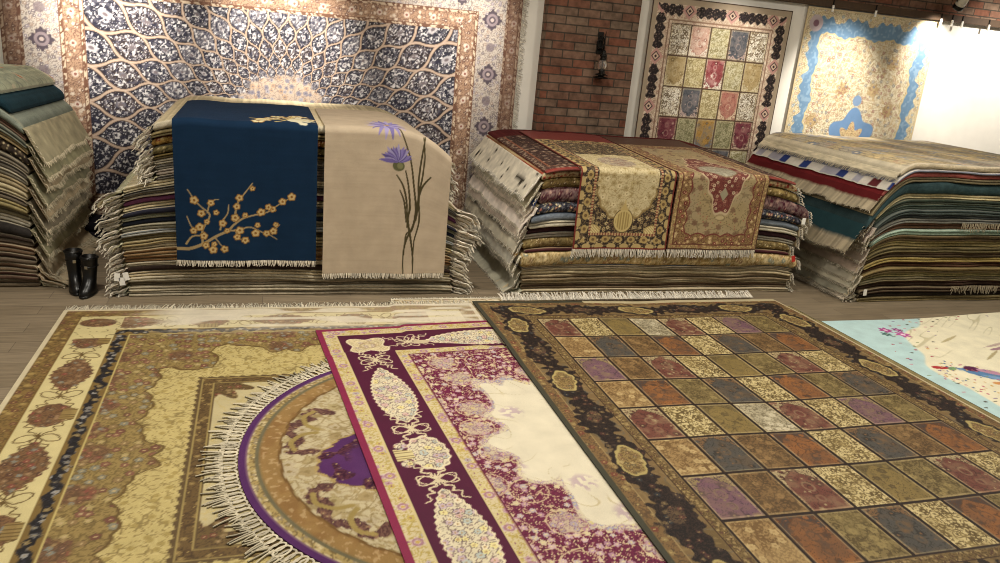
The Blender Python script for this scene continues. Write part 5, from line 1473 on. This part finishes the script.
drape('runner_rug', 'navy blue rug with golden blossom branch hanging over the stack front', s1, -.70, .46, 8.3, .355, paint_blossom, M_WOOL, '#1a3350', '#cfc6b2', seed=1)
drape('runner_rug', 'beige rug with purple thistle flowers hanging over the stack front', s1, .52, 1.655, 8.2, .235, paint_thistle, M_WOOL, '#c3b092', '#cdc2a8', seed=2, fl=.05)
drape('runner_rug', 'dark floral rug with cream medallion hanging over the stack beside the beige one', s2, 2.93, 3.965, 8.75, .50, paint_medallion_dark, M_SILK, '#6e2a24', '#d8d0be', seed=3, fl=.085)
drape('runner_rug', 'beige rug with red floral medallion hanging over the stack beside the cream medallion rug', s2, 3.985, 5.06, 8.75, .50, paint_medallion_red, M_SILK, '#4d3022', '#d8d0be', seed=4, fl=.085)

# ------------------------------------------------------------------ boots, lantern, lamp, clips
def boot(x, y, rot, h, label):
    root = thing('boot', label, 'boot', (x, y, 0), 'pair of black boots on the floor')
    root.rotation_euler = (0, 0, rot)
    # upper: rings from toe-level to cuff, elongated foot; the toe points to -y
    n = 28; rings = []
    prof = [(.018, .052, .125, -.05), (.04, .056, .13, -.05), (.065, .055, .118, -.043), (.09, .053, .095, -.03), (.12, .052, .073, -.008), (.16, .053, .064, .006), (.21, .058, .064, .01), (.26, .062, .066, .012), (.30, .066, .068, .012), (h, .068, .070, .012), (h, .060, .062, .012), (h - .05, .056, .058, .012)]
    V = []
    for z, rx, ry, cy in prof:
        for k in range(n):
            a = 2 * PI * k / n
            V.append([rx * math.cos(a), cy + ry * math.sin(a), z])
    m = len(prof)
    F = [[i * n + k, i * n + (k + 1) % n, (i + 1) * n + (k + 1) % n, (i + 1) * n + k] for i in range(m - 1) for k in range(n)]
    V.append([0, .012, h - .05]); T = [[(m - 1) * n + k, (m - 1) * n + (k + 1) % n, m * n] for k in range(n)]
    make_obj('shaft', np.array(V), [np.array(F), np.array(T)], M_LEATHER, root)
    V = []
    for z, s in ((0, 1.0), (.004, 1.06), (.02, 1.06), (.024, 1.0)):
        for k in range(n):
            a = 2 * PI * k / n; V.append([.054 * s * math.cos(a), -.05 + .128 * s * math.sin(a), z])
    F = [[i * n + k, i * n + (k + 1) % n, (i + 1) * n + (k + 1) % n, (i + 1) * n + k] for i in range(3) for k in range(n)]
    make_obj('sole', np.array(V), np.array(F), M_LEATHER, root)
    a = np.linspace(0, 2 * PI, 25)
    tube('cuff', [(.068 * math.cos(t), .012 + .07 * math.sin(t), h - .012) for t in a], .008, M_LEATHER, root)
    st = tube('strap', [(.0645 * math.cos(t), .012 + .068 * math.sin(t), h - .085) for t in a], .006, M_LEATHER, root)
    box('buckle', (-.012, .012, -.066, -.058, h - .099, h - .072), M_METAL, st, .002)
boot(-1.55, 7.06, .25, .36, 'black boot on the floor further from the blossom rug stack, partly behind its mate')
boot(-1.42, 6.98, -.2, .33, 'black boot with small shiny buckle standing closest to the blossom rug stack')

def bundle():
    for k, (z, xa, xb) in enumerate(((0.0, -1.98, -1.42), (.105, -1.94, -1.46))):
        xs = np.linspace(xa, xb, 24); a = np.linspace(PI * .5, PI * 1.5, 12)
        prof = [(8.98, z + .1)] + [(8.62 + .05 + .05 * math.cos(t), z + .052 + .048 * math.sin(t)) for t in a] + [(8.98, z + .004)]
        P = np.array([[[x, y, zz - .006 * math.sin(x * 9) * (zz > .02) * .5] for y, zz in prof] for x in xs])
        m = len(prof); V = P.reshape(-1, 3); F = grid_faces(len(xs), m)
        caps = [];
        V = np.concatenate([V, P[0].mean(0)[None], P[-1].mean(0)[None]]); n0 = len(xs) * m
        aa = np.arange(m); bb = (aa + 1) % m
        T = np.concatenate([np.stack([aa, bb, np.full(m, n0)], 1), np.stack([n0 - m + bb, n0 - m + aa, np.full(m, n0 + 1)], 1)])
        C = np.ones((len(V), 3)) * hx('#1c1a20')
        o = make_obj('folded_cloth', V, [F, T], M_FOLD, None, C)
        tag(o, ['lower black folded cloth on the floor against the wall behind the boots', 'upper black folded cloth against the wall behind the boots'][k], 'cloth', 'black cloths against the wall')
bundle()

def lantern():
    x, y, z = 3.95, YW - .16, 2.30
    root = thing('wall_lantern', 'black iron oil lantern with glass chimney mounted on the brick pillar', 'lamp', (x, y, z - .26))
    o = lambda p: (p[0], p[1], p[2] + .26)
    b = box('backplate', (-.035, .035, -.016, 0, .30, .56), M_IRON, root, .006)
    # scrolled bracket
    sp = [(-.02 + (.028 + .06 * (t / 14)) * math.cos(t * .55 + .4) * .75, -.05 - .02 * t / 14, .43 + (.03 + .055 * (t / 14)) * math.sin(t * .55 + .4)) for t in range(15)]
    tube('scroll', sp, .011, M_IRON, root)
    tube('spike', [(.045, -.03, .32), (.05, -.032, .42), (.05, -.03, .50), (.056, -.028, .57)], [.012, .011, .008, .003], M_IRON, root)
    tube('arm', [(0, 0, .36), (.01, -.05, .355), (.02, -.10, .345)], .011, M_IRON, root)
    bx = (.02, -.11, 0)
    lathe('burner', [(.001, .36), (.018, .355), (.03, .335), (.022, .32), (.036, .30), (.045, .285), (.03, .27), (.04, .25), (.046, .24), (.001, .235)], M_IRON, root, base=bx)
    lathe('chimney', [(.034, .24), (.05, .215), (.058, .18), (.052, .14), (.038, .115), (.035, .115), (.048, .14), (.054, .18), (.046, .213), (.031, .238)], M_GLASS, root, base=bx)
    lathe('base', [(.001, .12), (.04, .116), (.028, .095), (.03, .08), (.078, .068), (.085, .06), (.04, .056), (.036, .042), (.092, .034), (.098, .026), (.05, .014), (.001, .01)], M_IRON, root, base=bx)
    lathe('wick', [(.001, .10), (.007, .10), (.007, .235), (.001, .235)], M_IRON, root, base=bx, n=10)
lantern()

def spotlight(x, y, z, aim, label, watt, cone=48, blend=.9):
    root = thing('ceiling_spotlight', label, 'lamp', (x, y, z), 'spotlights hung from the ceiling')
    d = (Vector(aim) - Vector((x, y, z))).normalized()
    lathe('housing', [(.001, -.16), (.05, -.16), (.062, -.145), (.065, -.10), (.065, .06), (.061, .065), (.061, .0), (.001, 0)], M_LAMPWHITE, root, axis=d)
    lathe('baffle', [(.066, .03), (.070, .034), (.070, .085), (.064, .09), (.058, .085), (.056, .03)], M_IRON, root, axis=d)
    tube('yoke', [(-.075, 0, 0), (-.078, 0, .07), (-.05, 0, .115), (0, 0, .125), (.05, 0, .115), (.078, 0, .07), (.075, 0, 0)], .007, M_IRON, root)
    tube('stem', [(0, 0, .12), (0, 0, 4.5 - z - .03)], .009, M_IRON, root)
    lathe('ceiling_cup', [(.001, 4.5 - z - .05), (.04, 4.5 - z - .05), (.05, 4.5 - z - .03), (.05, 4.5 - z - .001)], M_IRON, root)
    l = bpy.data.lights.new('spot_beam', 'SPOT'); l.energy = watt; l.spot_size = math.radians(cone); l.spot_blend = blend; l.shadow_soft_size = .05
    l.color = (1, .94, .85)
    lo_ = bpy.data.objects.new('spot_beam', l); COL.objects.link(lo_)
    lo_.location = Vector((x, y, z)) + d * .10
    lo_.rotation_euler = d.to_track_quat('-Z', 'Y').to_euler()
    return root
SPOTS = [(-1.6, 7.5, 3.9, (-1.55, 9.2, 2.45), 'spotlight over the edge of the dome rug', 900), (.25, 7.5, 3.9, (.2, 9.2, 2.15), 'spotlight over the middle of the dome rug', 700), (2.1, 7.5, 3.9, (2.15, 9.2, 2.55), 'spotlight over the dome rug near the brick pillar', 380),
         (5.7, 7.5, 3.9, (5.85, 9.2, 2.2), 'spotlight over the shield panel rug', 230), (7.4, 7.5, 3.9, (7.55, 9.2, 2.0), 'spotlight over the light blue wall rug', 560),
         (8.95, 8.7, 3.42, (9.05, 9.3, 2.55), 'grey spotlight with black rim hanging before the brick band, over the bare white wall', 150), (10.3, 7.5, 3.9, (10.3, 9.2, 2.3), 'spotlight over the bare white wall beyond the blue rug', 420)]
for (x, y, z, aim, lab, w) in SPOTS:
    spotlight(x, y, z, aim, lab, w, 85 if 'bare white wall' in lab else 48)

def clip(x):
    root = thing('rail_clip', '', 'clip', (x, YW - .1, 3.2), 'white clips along the timber rail')
    box('jaw', (-.014, .014, -.022, -.002, -.055, .03), M_CLIP, root, .004)
    box('hook', (-.008, .008, -.012, .0, .03, .10), M_IRON, root, .003)
    return root
CL = [(7.95, 'white rail clip above the middle of the light blue wall rug'), (7.25, 'white rail clip above the end of the blue wall rug by the white gap'), (9.08, 'white rail clip above the end of the blue wall rug by the bare wall'), (9.28, 'white rail clip on the bare wall just beside the blue rug'), (9.46, 'white rail clip second beyond the blue rug'), (9.95, 'white rail clip furthest along the bare wall')]
for x, lab in CL:
    clip(x)['label'] = lab

# ------------------------------------------------------------------ light
def added_light(x, y, watt, size=.18):  # unseen area light added to brighten the floor, without any fixture
    l = bpy.data.lights.new('added_floor_light', 'AREA'); l.shape = 'DISK'; l.size = size; l.energy = watt; l.color = (1, .94, .83)
    o = bpy.data.objects.new('added_floor_light', l); COL.objects.link(o); o.location = (x, y, 4.47)
    return o
for x, y, w in ((-1.5, 2.5, 58), (2.0, 2.5, 54), (5.2, 2.5, 38), (-1.5, 5.2, 85), (1.6, 5.4, 112), (5.0, 5.4, 68), (8.0, 4.6, 80)):
    added_light(x, y, w)
wd = bpy.data.worlds.new('room_light'); bpy.context.scene.world = wd; wd.use_nodes = True
bg = wd.node_tree.nodes['Background']; bg.inputs[0].default_value = (1, .93, .82, 1); bg.inputs[1].default_value = .23

# ------------------------------------------------------------------ camera
def camera():
    f, yaw, pit, rol = 764.445, .316358, .305121, .0937962
    cy, sy = math.cos(yaw), math.sin(yaw)
    fw = Vector((sy * math.cos(pit), cy * math.cos(pit), -math.sin(pit)))
    r = Vector((cy, -sy, 0)); u = r.cross(fw)
    r2 = math.cos(rol) * r + math.sin(rol) * u; u2 = -math.sin(rol) * r + math.cos(rol) * u
    M = Matrix((r2, u2, -fw)).transposed().to_4x4(); M.translation = Vector((0, 0, 2.4))
    c = bpy.data.cameras.new('camera'); c.sensor_fit = 'HORIZONTAL'; c.sensor_width = 36; c.lens = f / 1000 * 36
    c.clip_start = .05; c.clip_end = 100
    o = bpy.data.objects.new('camera', c); COL.objects.link(o); o.matrix_world = M
    bpy.context.scene.camera = o
camera()
sc = bpy.context.scene
sc.cycles.filter_width = 1.0
sc.view_settings.view_transform = 'Standard'; sc.view_settings.look = 'None'
sc.view_settings.gamma = 1; sc.view_settings.use_curve_mapping = False
sc.view_settings.exposure = 0
